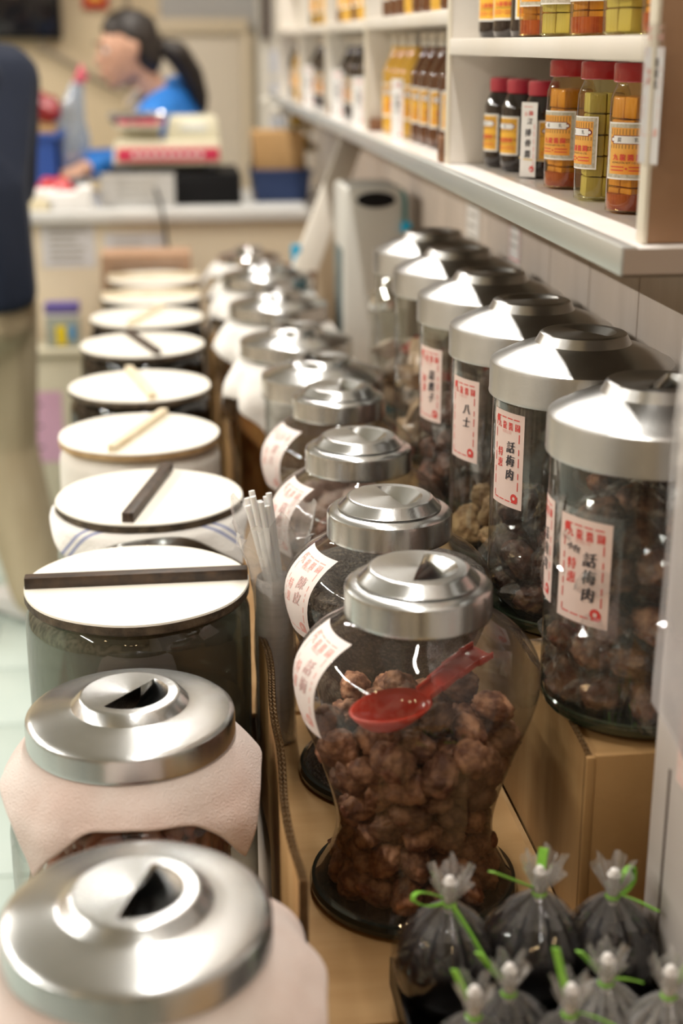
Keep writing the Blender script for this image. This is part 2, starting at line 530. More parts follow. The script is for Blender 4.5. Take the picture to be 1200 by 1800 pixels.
# plastic sheet hung over the column corner
sh = MB(); vv = []; ff = []
ny, nz = 18, 30
for j in range(nz + 1):
    for i in range(ny + 1):
        yy = 0.40 + 0.59 * i / ny; zz = 0.895 + 0.9 * j / nz
        if j == 0: zz -= 0.03 * (1 - i / ny) + 0.008 * math.sin(i * 1.3)
        xx = 0.3735 - 0.0022 * math.sin(yy * 37 + zz * 9) - 0.0016 * math.sin(zz * 31 + yy * 11)
        vv.append((xx, yy, zz))
for j in range(nz):
    for i in range(ny):
        a = j * (ny + 1) + i; ff.append((a, a + 1, a + ny + 2, a + ny + 1))
sh.add(vv, ff)
sheet = sh.build('plastic_sheet', glass('hanging plastic sheet', tint=(0.92, 0.92, 0.93), edge=(0.8, 0.8, 0.82), f0=0.08, rough=0.12, haze=0.55, haze_col=(0.80, 0.78, 0.80), hz_scale=5))
tag(sheet, 'cloudy clear plastic sheet hung on the white column beside the jars', 'plastic sheet')
pl_fn = lambda u, v, h: (0.3776 - h, 0.922 - u * .7, 0.893 + v * .68)
tg = empty('price_tag', 'small pinkish paper tag stuck low on the white column', 'tag', (0, 0, 0))
paper_on(pl_fn, -0.03, 0.03, -0.05, 0.05, PAPER_P, tag and tg, 'paper', 2, 2)
price_art(0.06, 0.10, '小心', '', '特價', pale=True).build(pl_fn, tg)

# ceiling lamp fixtures
for k, (x, y, ln, pw) in enumerate(LAMPS):
    t = empty('ceiling_lamp', 'long white fluorescent batten lamp under the ceiling', 'lamp', (x, y, CEIL), group='fluorescent lamps under the ceiling')
    MB().box(-0.06, 0.06, -ln / 2 - 0.03, ln / 2 + 0.03, -0.06, 0).build('batten', M('white enamel', (0.8, 0.8, 0.8), 0.4), t, bevel=0.006)
    for sgn in (-1, 1):
        MB().box(-0.045, 0.045, sgn * (ln / 2 + 0.015) - 0.012, sgn * (ln / 2 + 0.015) + 0.012, -0.115, -0.06).build('lamp_holder', MATS['white enamel'], t, bevel=0.003)

for k, (x, y, z) in enumerate(BULBS):
    t = empty('pendant_bulb', 'small warm bulb hanging on a black cord from the ceiling', 'lamp', (x, y, z), group='warm pendant bulbs')
    MB().lathe([(0.0, 0.06), (0.016, 0.06), (0.018, 0.02), (0.016, 0.0), (0, 0)], 16).build('socket', M('black socket', (0.02, 0.02, 0.02), .4), t)
    MB().tube([(0, 0, 0.06), (0, 0, CEIL - z)], 0.003, 6).build('cord', MATS['black socket'], t)
# back wall: grey upper part, door with frame, corner post
mDoor = M('beige door', (0.60, 0.53, 0.43), 0.6)
struct(MB().box(0.02, 0.52, 6.06, 6.1, 1.46, 2.74).build('wall_upper', mWallG, smooth=False))
d = struct(MB().box(-0.02, 0.34, 6.055, 6.1, 0, 1.44).build('door_1', mDoor, bevel=0.004))
for bx in ((-0.05, 0.37, 1.44, 1.50), ):
    MB().box(bx[0], bx[1], 6.03, 6.06, bx[2], bx[3]).build('door_frame', M('tan door frame', (0.56, 0.47, 0.34), .6), d, bevel=0.003)
MB().box(0.34, 0.38, 6.03, 6.06, 0, 1.44).build('door_frame', MATS['tan door frame'], d, bevel=0.003)
MB().box(-0.05, -0.02, 6.03, 6.06, 0, 1.44).build('door_frame', MATS['tan door frame'], d, bevel=0.003)
MB().lathe([(0, -.03), (0.02, -.03), (0.022, -.01), (0.01, 0)], 16).build('door_knob', STEEL, d, (0.03, 6.05, 0.95)).rotation_euler = (PI / 2, 0, 0)
struct(MB().box(0.40, 0.53, 5.85, 6.06, 0, CEIL).build('trim_1', M('white post', (0.70, 0.67, 0.6), .6), bevel=0.004))
struct(MB().box(0.405, 0.435, 5.80, 5.85, 1.42, 2.4).build('trim_2', M('dark brown strip', (0.05, 0.025, 0.02), .6), bevel=0.003))

# ================================================================= TABLE AND CARDBOARD
tb = empty('display_table', 'long low table that carries the rows of jars', 'table', (0, 0, 0))
mTab = M('worn table top', (0.30, 0.24, 0.18), 0.5, col2=(0.38, 0.3, 0.22), scale=6)
MB().box(-0.168, 0.372, 0.42, 1.0, 0.535, 0.56).box(-0.168, 0.52, 1.0, 3.93, 0.535, 0.56).build('tabletop', mTab, tb, smooth=False)
for lx in (-0.13, 0.48):
    for ly in ((0.5 if lx < 0 else 1.06), 2.2, 3.85):
        MB().box(lx - 0.025, lx + 0.025, ly - 0.025, ly + 0.025, 0.0, 0.535).build('leg', MATS['worn table top'], tb, bevel=0.003)
MB().box(-0.14, -0.12, 0.5, 3.85, 0.46, 0.535).build('apron', MATS['worn table top'], tb, bevel=0.002)

rs = empty('cardboard_riser', 'flat brown cardboard box lying under the middle row of jars', 'box', (0, 0, 0))
MB().box(0.104, 0.370, 0.45, 1.0, 0.56, 0.638).box(0.104, 0.522, 1.0, 3.9, 0.56, 0.638).build('body', CARD, rs, smooth=False)

def corrugated(y0, y1, z0, z1, th=0.0075, xw=lambda y: 0.0, topj=lambda y: 0.0, pitch=0.0075, layers=2):
    """double-wall cardboard standing along y: liners with real fluting between, open at the top edge"""
    mb = MB()
    n = max(8, int((y1 - y0) / pitch) * 4)
    li = MB(); fluting = MB()
    def strip(mbx, off):
        v = []; f = []
        for i in range(n + 1):
            yy = y0 + (y1 - y0) * i / n
            for zz in (z0, z1 + topj(yy)):
                v.append((xw(yy) + off(i), yy, zz))
        for i in range(n):
            f.append((2 * i, 2 * i + 2, 2 * i + 3, 2 * i + 1))
        mbx.add(v, f)
    lt = 0.0007
    for k in range(layers + 1):
        x = th * k / layers
        strip(li, lambda i, x=x: x)
        strip(li, lambda i, x=x: x + lt * (1 if k == 0 else -1))
    for k in range(layers):
        a = th * k / layers; b = th * (k + 1) / layers
        strip(fluting, lambda i, a=a, b=b: (a + b) / 2 + (b - a) * 0.46 * math.sin(i * PI / 2 + 0.4))
    return li, fluting

def card_tray(label, x0, x1, y0, y1, z0, zl, zr, near=None, far=True, seed=1):
    t = empty('cardboard_tray', label, 'tray', (0, 0, 0))
    MB().box(x0 + 0.004, x1 - 0.004, y0, y1, z0, z0 + 0.006).build('floor_panel', CARD, t, bevel=0.001)
    rnd = random.Random(seed)
    ph = [rnd.uniform(0, 6) for _ in range(4)]
    xw = lambda y: x0 + 0.0035 * math.sin(y * 9 + ph[0]) + 0.0015 * math.sin(y * 31 + ph[1])
    tj = lambda y: 0.003 * math.sin(y * 14 + ph[2]) + 0.0016 * math.sin(y * 57 + ph[3]) + 0.0012 * noise.noise((y * 90, seed, 0))
    li, fu = corrugated(y0, y1, z0 - 0.07, zl, xw=xw, topj=tj)
    wl = li.build('left_wall', CARD, t, smooth=False)
    fu.build('fluting', CARD_D, wl)
    if zr:
        li, fu = corrugated(y0, y1, z0, zr, xw=lambda y: x1 - 0.012, layers=1, th=0.005)
        wl = li.build('right_wall', CARD, t, smooth=False)
    if far:
        MB().box(x0 + 0.01, x1 - 0.012, y1 - 0.006, y1, z0, zl - 0.03).build('end_wall', CARD, t, bevel=0.001)
    return t
card_tray('cut down brown cardboard tray under the footed plum jars', 0.085, 0.337, 0.955, 1.52, 0.640, 0.782, None, far=False, seed=3)
card_tray('brown cardboard tray behind the straws under smaller footed jars', 0.074, 0.337, 1.53, 2.03, 0.640, 0.775, None, far=False, seed=5)
card_tray('brown cardboard tray under the cloth covered jars', 0.088, 0.337, 2.04, 3.2, 0.640, 0.80, None, far=False, seed=8)

# loose floor sheet in front of the tray
sh = MB().box(0.09, 0.372, 0.46, 0.95, 0.6385, 0.645).build('cardboard_sheet', CARD, bevel=0.001)
tag(sh, 'flat sheet of brown cardboard in front of the footed plum jar', 'cardboard')

# tall closed box that lifts the right row
bx = empty('cardboard_box', 'tall brown cardboard box under the row of cylinder jars', 'box', (0, 0, 0))
BX0, BX1, BY0, BY1, BZ = 0.340, 0.520, 1.052, 2.5, 0.822
MB().box(BX0 + 0.006, BX1, BY0 + 0.004, BY1, 0.70, BZ).build('top_panel', CARD, bx, bevel=0.001)
li, fu = corrugated(BY0, BY1, 0.645, BZ + 0.006, th=0.006, xw=lambda y: BX0 + 0.0015 * math.sin(y * 17), topj=lambda y: 0.0015 * math.sin(y * 23) + 0.001 * noise.noise((y * 80, 4, 0)))
o = li.build('side_wall', CARD, bx, smooth=False); fu.build('fluting', CARD_D, o)
MB().box(BX0 + 0.0075, BX1 - 0.02, BY0 - 0.003, BY0 + 0.003, 0.645, BZ + 0.003).build('front_wall', CARD, bx, bevel=0.0008)
MB().box(BX0 - 0.0005, BX0 + 0.0075, BY0 - 0.0035, BY0 + 0.002, 0.645, BZ + 0.002).build('corner_fold', CARD, bx, bevel=0.001)

# ================================================================= LIDS
def recess_lid(parent, R, skirt, rise, z, ang, cap=0.55, top=0.46, mat=None, dome=0.45, step=False):
    """pressed aluminium lid: rolled skirt, shallow dome, raised flat cap with a half-moon finger recess. z = lower rim"""
    mat = mat or ALU
    rc, rt = R * cap, R * top
    zr = z + skirt
    zd = zr + rise * dome
    zt = zr + rise
    p = [(R - 0.0012, z), (R, z + 0.0006), (R + 0.0004, z + 0.002), (R, z + 0.004), (R, zr - 0.006), (R - 0.0008, zr - 0.0025), (R - 0.003, zr - 0.0006), (R - 0.006, zr + 0.0006)]
    if step:
        p += [(R * 0.80, zr + rise * 0.16), (rc + 0.002, zd - 0.0006)]
    else:
        p += [(R * 0.84, zr + (zd - zr) * 0.34), (R * 0.70, zr + (zd - zr) * 0.70), (rc + 0.0025, zd - 0.0006)]
    p += [(rc, zd + 0.0003), (rt + 0.0025, zt - 0.0012), (rt + 0.0008, zt - 0.0002), (rt - 0.001, zt)]
    mb = MB().lathe(p, 72)
    lid = mb.build('lid', mat, parent, sharp=28)
    # cap plate: ring + flat half, and the half-moon pocket
    rh = rt * 0.80
    mb = MB()
    n = 36
    v = []; f = []
    for i in range(2 * n):
        a = ang + 2 * PI * i / (2 * n)
        v.append(((rt - 0.001) * math.cos(a), (rt - 0.001) * math.sin(a), zt))
        v.append((rh * math.cos(a), rh * math.sin(a), zt))
    for i in range(2 * n):
        j = (i + 1) % (2 * n)
        f.append((2 * i, 2 * j, 2 * j + 1, 2 * i + 1))
    k0 = len(v)
    # flat half: a in [ang+pi, ang+2pi]
    idx = [2 * i + 1 for i in range(n, 2 * n)] + [1]
    f.append(tuple(idx))
    mb.add(v, f)
    mb.build('cap_plate', mat, lid, smooth=False)
    dep = min(rise + skirt * 0.55, 0.62 * rt)
    mb = MB(); v = []; f = []
    e1 = Vector((math.cos(ang), math.sin(ang), 0)); e2 = Vector((-math.sin(ang), math.cos(ang), 0))
    nr = 10
    for i in range(n + 1):
        a = PI * i / n
        px, py = rh * math.cos(a), rh * math.sin(a)
        for j in range(nr + 1):
            t = j / nr                               # from the arc down to a line under the flat half
            qx = px * (1 - 0.25 * t); qy = py * (1 - t) + (-0.28 * rh) * t
            zz = zt - dep * (1 - (1 - t) ** 1.35) * (math.sin(a) ** 0.35 if 0 < i < n else 0.0)
            pt = e1 * qx + e2 * qy
            v.append((pt.x, pt.y, zz))
    for i in range(n):
        for j in range(nr):
            a = i * (nr + 1) + j
            f.append((a, a + 1, a + nr + 2, a + nr + 1))
    mb.add(v, f)
    mb.build('finger_recess', mat, lid)
    # wall that closes the pocket under the flat half
    return lid

# ================================================================= ITEMS PACKED IN JARS
def pack(rad, z0, z1, r, n, seed=1, it=160, jit=0.0, squash=1.0):
    """settle n balls of radius r in a body of revolution with inner radius rad(z)"""
    rg = np.random.default_rng(seed)
    P = np.empty((n, 3))
    a = rg.uniform(0, 2 * PI, n); zz = rg.uniform(z0 + r, z1 - r, n)
    rr = np.array([max(rad(q) - r, 0.001) for q in zz]) * np.sqrt(rg.uniform(0, 1, n))
    P[:, 0] = rr * np.cos(a); P[:, 1] = rr * np.sin(a); P[:, 2] = zz
    for k in range(it):
        P[:, 2] -= 0.0011 * (1 - k / it)
        D = P[:, None, :] - P[None, :, :]
        d = np.sqrt((D ** 2).sum(-1)) + 1e-9
        ov = np.clip(2 * r * 0.93 - d, 0, None); np.fill_diagonal(ov, 0)
        P += (D / d[..., None] * (ov * 0.32)[..., None]).sum(1)
        P[:, 2] = np.clip(P[:, 2], z0 + r * 0.85, None)
        rr = np.hypot(P[:, 0], P[:, 1]) + 1e-9
        mx = np.array([max(min(rad(q), rad(q - r * .7) + .35 * r, rad(q + r * .7) + .35 * r) - r * 0.9, 0.001) for q in P[:, 2]])
        s = np.where(rr > mx, mx / rr, 1.0)
        P[:, 0] *= s; P[:, 1] *= s
    return P

def plum_mesh(seed, amp=0.34, sub=4):
    bm = bmesh.new()
    bmesh.ops.create_icosphere(bm, subdivisions=sub, radius=1.0)
    off = Vector((seed * 7.3, seed * 3.1, seed * 1.7))
    for v in bm.verts:
        c = v.co.normalized()
        low = noise.noise(c * 0.9 + off)
        rid = 1 - abs(noise.noise(c * 2.1 + off * 1.3)) * 2.0
        rid2 = 1 - abs(noise.noise(c * 4.6 + off * 2.1)) * 2.0
        rid3 = 1 - abs(noise.noise(c * 8.5 + off * 1.1)) * 2.0
        k = 1 + 0.26 * low + amp * 0.42 * (rid - 0.6) + amp * 0.34 * (rid2 - 0.6) + amp * 0.14 * (rid3 - 0.6)
        v.co = Vector((c.x * 1.12, c.y * 0.98, c.z * 0.74)) * k
    me = bpy.data.meshes.new('plum')
    bm.to_mesh(me); bm.free()
    me.polygons.foreach_set('use_smooth', [True] * len(me.polygons))
    return me

def scatter(P, r, meshes, name, label, cat, group, base, seed=1, smin=0.9, smax=1.12):
    rnd = random.Random(seed)
    for p in P:
        o = bpy.data.objects.new(name, rnd.choice(meshes))
        COL.objects.link(o)
        o.location = (base[0] + p[0], base[1] + p[1], base[2] + p[2])
        o.rotation_euler = (rnd.uniform(-.9, .9), rnd.uniform(-.9, .9), rnd.uniform(0, 6.28))
        s = r * rnd.uniform(smin, smax)
        o.scale = (s, s, s)
        tag(o, label, cat, group)

PLUMS = [plum_mesh(i + 1) for i in range(6)]
for m in PLUMS: m.materials.append(PLUM)
PLUMS_T = [m.copy() for m in PLUMS[:3]]
for m in PLUMS_T: m.materials.clear(); m.materials.append(PLUM_T)
PLUMS_D = [m.copy() for m in PLUMS[2:5]]
for m in PLUMS_D: m.materials.clear(); m.materials.append(PLUM_D)

def interp(tbl):
    zs = [a for a, b in tbl]; rs_ = [b for a, b in tbl]
    return lambda z: float(np.interp(z, zs, rs_))

# ================================================================= MIDDLE ROW: FOOTED JARS
FZ = 0.6465
FOOT_PTS = [(0.094, 0.012), (0.086, 0.024), (0.0765, 0.045), (0.0725, 0.070), (0.0765, 0.100), (0.0900, 0.145),
            (0.1045, 0.185), (0.1105, 0.212), (0.1075, 0.236), (0.0930, 0.256), (0.0740, 0.270), (0.0630, 0.280), (0.0600, 0.290)]
FOOT_PROF = smooth_prof(FOOT_PTS, 5)
FOOT_R = interp([(z, r - 0.004) for r, z in FOOT_PTS])
foot_mesh = None
def footed_jar(label, x, y, ang, scale=1.0, gl=None, labtxt='話梅', la=3.35):
    t = empty('footed_glass_jar', label, 'jar', (x, y, FZ), group='footed glass jars in the middle row')
    t.scale = (scale,) * 3
    MB().lathe(FOOT_PROF, 72).build('glass_body', gl or GLS_H, t)
    MB().lathe([(0.0, 0.004), (0.080, 0.0), (0.092, 0.001), (0.0965, 0.004), (0.0975, 0.009), (0.0955, 0.0135), (0.090, 0.0150), (0.0845, 0.0125), (0.0, 0.011)], 64).build('foot', GLS_B, t)
    recess_lid(t, 0.0655, 0.029, 0.0135, 0.277, ang, cap=0.80, top=0.655, mat=ALU, dome=0.30, step=True)
    # paper label wrapped over the shoulder
    tot = sum(math.hypot(FOOT_PROF[i + 1][0] - FOOT_PROF[i][0], FOOT_PROF[i + 1][1] - FOOT_PROF[i][1]) for i in range(len(FOOT_PROF) - 1))
    fn = prof_map(FOOT_PROF, la, 0.0)
    lab = paper_on(fn, -0.034, 0.030, tot - 0.128, tot - 0.030, M('faded pinkish label paper', (0.80, 0.70, 0.67), 0.6, col2=(0.84, 0.76, 0.73), scale=15), t, nu=12, nv=14)
    fn2 = prof_map(FOOT_PROF, la, tot - 0.079)
    price_art(0.060, 0.094, labtxt, '', '特惠', pale=True, faded=True).build(fn2, lab)
    return t
M1 = footed_jar('footed glass jar of brown plums holding a red spoon', 0.210, 1.150, math.radians(-108), 1.0)
M2 = footed_jar('footed glass jar of dark granules beside the bag of straws', 0.219, 1.372, math.radians(-75), 0.985, GLS_H, '陳皮', 3.45)
M3 = footed_jar('footed glass jar of brown preserved fruit behind the dark granule jar', 0.221, 1.625, math.radians(-75), 0.975, GLS_H, '嘉應子', 3.45)
M4 = footed_jar('footed glass jar of pinkish white preserves before the straight sided jar', 0.229, 1.885, math.radians(-95), 0.975, GLS_H, '薑片', 3.5)

P = pack(FOOT_R, 0.013, 0.215, 0.0172, 150, seed=4)
scatter(P, 0.0172, PLUMS, 'dried_plum', 'wrinkled brown dried plum inside the footed jar with red spoon', 'plum', 'dried plums in the footed jar', (0.210, 1.150, FZ), 3)

# red scoop spoon lying on the plums
sp = empty('plastic_spoon', 'red plastic spoon lying on the plums inside the footed jar', 'spoon', (0.176, 1.092, FZ + 0.207), rz=0.5)
sp.scale = (1.22, 1.22, 1.22)
v = []; f = []
nb, na = 8, 28
for j in range(nb + 1):
    t = j / nb
    for i in range(na):
        a = 2 * PI * i / na
        v.append((0.036 * t * math.cos(a), 0.021 * t * math.sin(a) * (1 + 0.12 * math.cos(a)), 0.019 * (t ** 2.2) - 0.012))
for j in range(nb):
    for i in range(na):
        f.append((j * na + i, j * na + (i + 1) % na, (j + 1) * na + (i + 1) % na, (j + 1) * na + i))
bowl = MB().add(v, f).build('bowl', RED, sp)
bowl.modifiers.new('thick', 'SOLIDIFY').thickness = 0.0016
mb = MB()
pts = [(0.033, 0, 0.0065), (0.045, 0, 0.011), (0.06, 0, 0.018), (0.078, 0, 0.024), (0.092, 0, 0.027)]
for i in range(len(pts) - 1):
    a, b = Vector(pts[i]), Vector(pts[i + 1]); tt = (b - a); nn = tt.cross(Vector((0, 1, 0))).normalized()
    mb.obox((a + b) / 2, tt * 0.52, Vector((0, 1, 0)) * (0.0065 + 0.0012 * i), nn * 0.0012)
    for sg in (-1, 1):
        mb.obox((a + b) / 2 + Vector((0, sg * (0.0065 + 0.0012 * i), 0.0015)), tt * 0.52, Vector((0, 0.0008, 0)), nn * 0.0026)
mb.build('handle', RED, sp, bevel=0.0004)
sp.rotation_euler = (0.10, 0.06, 0.62)

def mound(name, label, cat, rad, z0, z1, base, mat, bumps=0.006, freq=40, seed=0, n=56, m=24, group=None, scale=1.0):
    """heap of loose stuff filling a jar up to z1: one body with a lumpy skin"""
    v = []; f = []
    rows = []
    for j in range(m + 1):
        z = z0 + (z1 - z0) * j / m
        rows.append((rad(z), z))
    for k in range(1, 9):
        rows.append((rad(z1) * (1 - k / 8), z1 + 0.004 * math.sin(k)))
    for r, z in rows:
        for i in range(n):
            a = 2 * PI * i / n
            p = Vector((r * math.cos(a), r * math.sin(a), z))
            q = noise.noise(p * freq + Vector((seed, 0, 0))) * bumps + noise.noise(p * freq * 2.7) * bumps * 0.5
            if r > 1e-4:
                rr = max(r - abs(q), 0.001)
                v.append((rr * math.cos(a), rr * math.sin(a), z + (q if z >= z1 - 0.01 else 0)))
            else:
                v.append((0, 0, z + q))
    for j in range(len(rows) - 1):
        for i in range(n):
            f.append((j * n + i, j * n + (i + 1) % n, (j + 1) * n + (i + 1) % n, (j + 1) * n + i))
    v.append((0, 0, z0)); c = len(v) - 1
    for i in range(n): f.append(((i + 1) % n, i, c))
    o = MB().add(v, f).build(name, mat, None, base)
    o.scale = (scale,) * 3
    return tag(o, label, cat, group, 'stuff')

mound('dark_granules', 'fine blackish dried granules filling a footed glass jar', 'granules', FOOT_R, 0.014, 0.232, (0.219, 1.372, FZ),
      M('black granules', (0.035, 0.026, 0.022), 0.6, col2=(0.17, 0.13, 0.10), scale=260, bump=1.0, bscale=300, contrast=(.5, .68)), 0.003, 60, 1, scale=0.985)
P = pack(FOOT_R, 0.013, 0.205, 0.019, 96, seed=9, it=90)
scatter(P * 0.975, 0.0185, PLUMS_D + PLUMS[:2], 'preserved_fruit', 'dark brown preserved fruit inside the third footed jar', 'fruit', 'preserved fruit in a footed jar', (0.221, 1.625, FZ), 5)
PINK = M('pinkish preserve', (0.55, 0.30, 0.27), 0.6, col2=(0.75, 0.62, 0.58), scale=60, bump=0.4, bscale=120)
PLUMS_P = [m.copy() for m in PLUMS[:3]]
for m in PLUMS_P: m.materials.clear(); m.materials.append(PINK)
P = pack(FOOT_R, 0.013, 0.195, 0.019, 88, seed=12, it=90)
scatter(P * 0.975, 0.0185, PLUMS_P, 'pink_preserve', 'pinkish white preserved fruit inside the fourth footed jar', 'fruit', 'pinkish preserves in a footed jar', (0.229, 1.885, FZ), 6)

# ================================================================= STRAIGHT JARS
def straight_jar(name, label, group, x, y, z, R, H, ang, glassm=None, skirt=0.036, rise=0.027, lidR=None, lmat=None, cap=0.52, top=0.44, lid=True):
    t = empty(name, label, 'jar', (x, y, z), group=group)
    p = [(R * 0.86, 0.0045), (R * 0.97, 0.006), (R - 0.0006, 0.012), (R, 0.03), (R, H - 0.03), (R - 0.001, H - 0.012), (R - 0.004, H)]
    MB().lathe(smooth_prof(p, 3), 72).build('glass_body', glassm or GLS_C, t)
    MB().lathe([(0, 0.002), (R * 0.84, 0.0), (R * 0.95, 0.001), (R * 0.992, 0.006), (R * 1.0005, 0.013), (R * 0.985, 0.0145), (R * 0.93, 0.010), (R * 0.6, 0.007), (0, 0.0065)], 64).build('glass_base', GLS_G, t)
    if lid:
        recess_lid(t, lidR or R + 0.0045, skirt, rise, H - skirt + 0.004, ang, cap=cap, top=top, mat=lmat or ALU_R, dome=0.60)
    return t

RZ = 0.8285; RX = 0.412; RR = 0.088; RH = 0.268
RPOS = [(0.414, 1.148), (0.413, 1.368), (0.409, 1.560), (0.409, 1.770), (0.411, 1.985), (0.412, 2.185)]
RLAB = ['tall cylinder jar of wrapped plums standing against the white column', 'tall cylinder jar half full of wrapped plums with narrow label',
        'tall cylinder jar with tan dried plums at its bottom', 'tall cylinder jar filled with blackish plums below its label',
        'tall cylinder jar of reddish packets behind the blackish plum jar', 'tall cylinder jar of reddish packets nearest the grey appliance']
RANG = [math.radians(q) for q in (-123, -60, 0, -30, -35, -40)]
RJ = []
for i, (x, y) in enumerate(RPOS):
    RJ.append(straight_jar('cylinder_jar', RLAB[i], 'cylinder jars along the wall', x, y, RZ, RR, RH, RANG[i]))
def jar_tag(t, R, a0, zc, w, h, black, small, red):
    fn = cyl_map(R, a0, zc)
    flm = paper_on(fn, -w * 0.66, w * 0.66, -h * 0.60, h * 0.57, FILM, t, 'clear_tape', 12, 2, 0.0002)
    lab = paper_on(fn, -w / 2, w / 2, -h / 2, h / 2, PAPER_P, t, 'paper_label', 12, 2, 0.0005)
    price_art(w, h, black, small, red).build(fn, lab, h0=0.0008)
jar_tag(RJ[0], RR, math.radians(214), 0.146, 0.056, 0.094, '話梅肉', '小包', '特惠')
jar_tag(RJ[0], RR, math.radians(171), 0.150, 0.050, 0.094, '話梅肉', '', '特惠')
jar_tag(RJ[1], RR, math.radians(201), 0.178, 0.050, 0.097, '話梅肉', '', '特惠')
jar_tag(RJ[2], RR, math.radians(201), 0.170, 0.052, 0.094, '八士', '', '')
jar_tag(RJ[3], RR, math.radians(200), 0.162, 0.052, 0.094, '嘉應子', '', '特惠')

# wrapped plums: a lumpy core inside a crinkled film with a twisted corner
def film_mesh(seed):
    bm = bmesh.new()
    bmesh.ops.create_icosphere(bm, subdivisions=3, radius=1.0)
    off = Vector((seed * 5.1, seed * 2.3, 0))
    for v in bm.verts:
        c = v.co.normalized()
        k = 1.14 + 0.20 * (1 - abs(noise.noise(c * 2.6 + off)) * 2) + 0.14 * noise.noise(c * 5.1 + off)
        ear = max(0, c.x - 0.74) * 3.4 + max(0, -c.x - 0.78) * 2.8
        v.co = Vector((c.x * (1.08 * k + ear * 0.8), c.y * (k + ear * 0.9), c.z * (0.82 * k)))
    me = bpy.data.meshes.new('wrapper'); bm.to_mesh(me); bm.free()
    me.materials.append(FILM)
    return me
FILMS = [film_mesh(i + 1) for i in range(4)]
def wrapped(P, r, base, label, group, meshes, seed):
    rnd = random.Random(seed)
    for p in P:
        t = empty('wrapped_plum', label, 'plum', (base[0] + p[0], base[1] + p[1], base[2] + p[2]), group=group)
        t.rotation_euler = (rnd.uniform(-.8, .8), rnd.uniform(-.8, .8), rnd.uniform(0, 6.28))
        s = r * rnd.uniform(0.92, 1.1); t.scale = (s, s, s)
        link('plum', rnd.choice(meshes), None, t)
        link('wrapper', rnd.choice(FILMS), None, t, smooth=False)
cylR = lambda z: RR - 0.004
P = pack(cylR, 0.012, 0.235, 0.0215, 74, seed=21, it=150)
wrapped(P, 0.0205, (*RPOS[0], RZ), 'brown plum in clear film inside the cylinder jar against the column', 'wrapped plums in the nearest cylinder jar', PLUMS, 2)
P = pack(cylR, 0.012, 0.15, 0.0225, 27, seed=22, it=150)
wrapped(P, 0.0205, (*RPOS[1], RZ), 'brown plum in clear film inside the half full cylinder jar', 'wrapped plums in the half full cylinder jar', PLUMS_D + PLUMS[:2], 3)
P = pack(cylR, 0.012, 0.10, 0.021, 17, seed=23, it=150)
scatter(P, 0.0205, PLUMS_T, 'dried_plum', 'tan dried plum at the bottom of a cylinder jar', 'plum', 'tan plums in a cylinder jar', (*RPOS[2], RZ), 4)
P = pack(cylR, 0.012, 0.195, 0.021, 62, seed=24, it=110)
scatter(P, 0.0205, PLUMS_D, 'dried_plum', 'blackish dried plum filling the fourth cylinder jar', 'plum', 'blackish plums in a cylinder jar', (*RPOS[3], RZ), 5)
PKT = [M('pale packet', (0.62, 0.5, 0.4), 0.3, coat=.3), M('red packet', (0.6, 0.05, 0.04), 0.3, coat=.3), M('tan packet', (0.48, 0.32, 0.2), 0.35, coat=.3)]
def packet_mesh(mat, seed):
    v = []; f = []
    n = 8
    for j in range(n + 1):
        for i in range(n + 1):
            x = -1 + 2 * i / n; y_ = -1 + 2 * j / n
            for s in (1,):
                v.append((x, y_ * 0.8, 0))
    top = []; bot = []
    vv = []; ff = []
    for s in (1, -1):
        for (x, y_, z) in v:
            h = 0.42 * (1 - x * x) ** 0.5 * (1 - (y_ / 0.8) ** 2) ** 0.5 + 0.03
            vv.append((x, y_, s * h * (1 + 0.3 * noise.noise((x * 2, y_ * 2, seed)))))
    k = (n + 1) ** 2
    for s in (0, 1):
        for j in range(n):
            for i in range(n):
                a = s * k + j * (n + 1) + i
                q = (a, a + 1, a + n + 2, a + n + 1)
                ff.append(q if s == 0 else q[::-1])
    me = bpy.data.meshes.new('packet'); me.from_pydata(vv, [], ff); me.materials.append(mat)
    me.polygons.foreach_set('use_smooth', [True] * len(me.polygons))
    return me
PKM = [packet_mesh(m, i) for i, m in enumerate(PKT)]
for k, (n, top) in enumerate(((30, 0.19), (26, 0.17))):
    P = pack(cylR, 0.012, top, 0.025, n, seed=30 + k, it=90)
    scatter(P, 0.026, [PKM[0], PKM[0], PKM[2], PKM[2], PKM[1]], 'snack_packet', ('small shiny sealed packet inside the fifth cylinder jar', 'small shiny sealed packet inside the sixth cylinder jar')[k], 'packet',
            'packets in the far cylinder jars ' + 'ab'[k], (*RPOS[4 + k], RZ), 40 + k)
# slim glass with a pale stick, left of the last cylinder jar
t = empty('drinking_glass', 'slim clear glass with a knobbed steel lid beside the last cylinder jar', 'glass', (0.372, 2.37, BZ + 0.006))
MB().lathe([(0.02, 0.004), (0.028, 0.006), (0.03, 0.02), (0.032, 0.15)], 32).build('glass_body', GLS_C, t)
MB().lathe([(0.033, 0.148), (0.034, 0.152), (0.033, 0.17), (0.022, 0.18), (0.008, 0.184), (0.010, 0.194), (0, 0.198)], 32).build('lid', STEEL, t)
MB().tube([(0.005, 0, 0.19), (-0.02, -0.005, 0.25)], 0.003, 8).build('stick', LIGHTBAR, t)

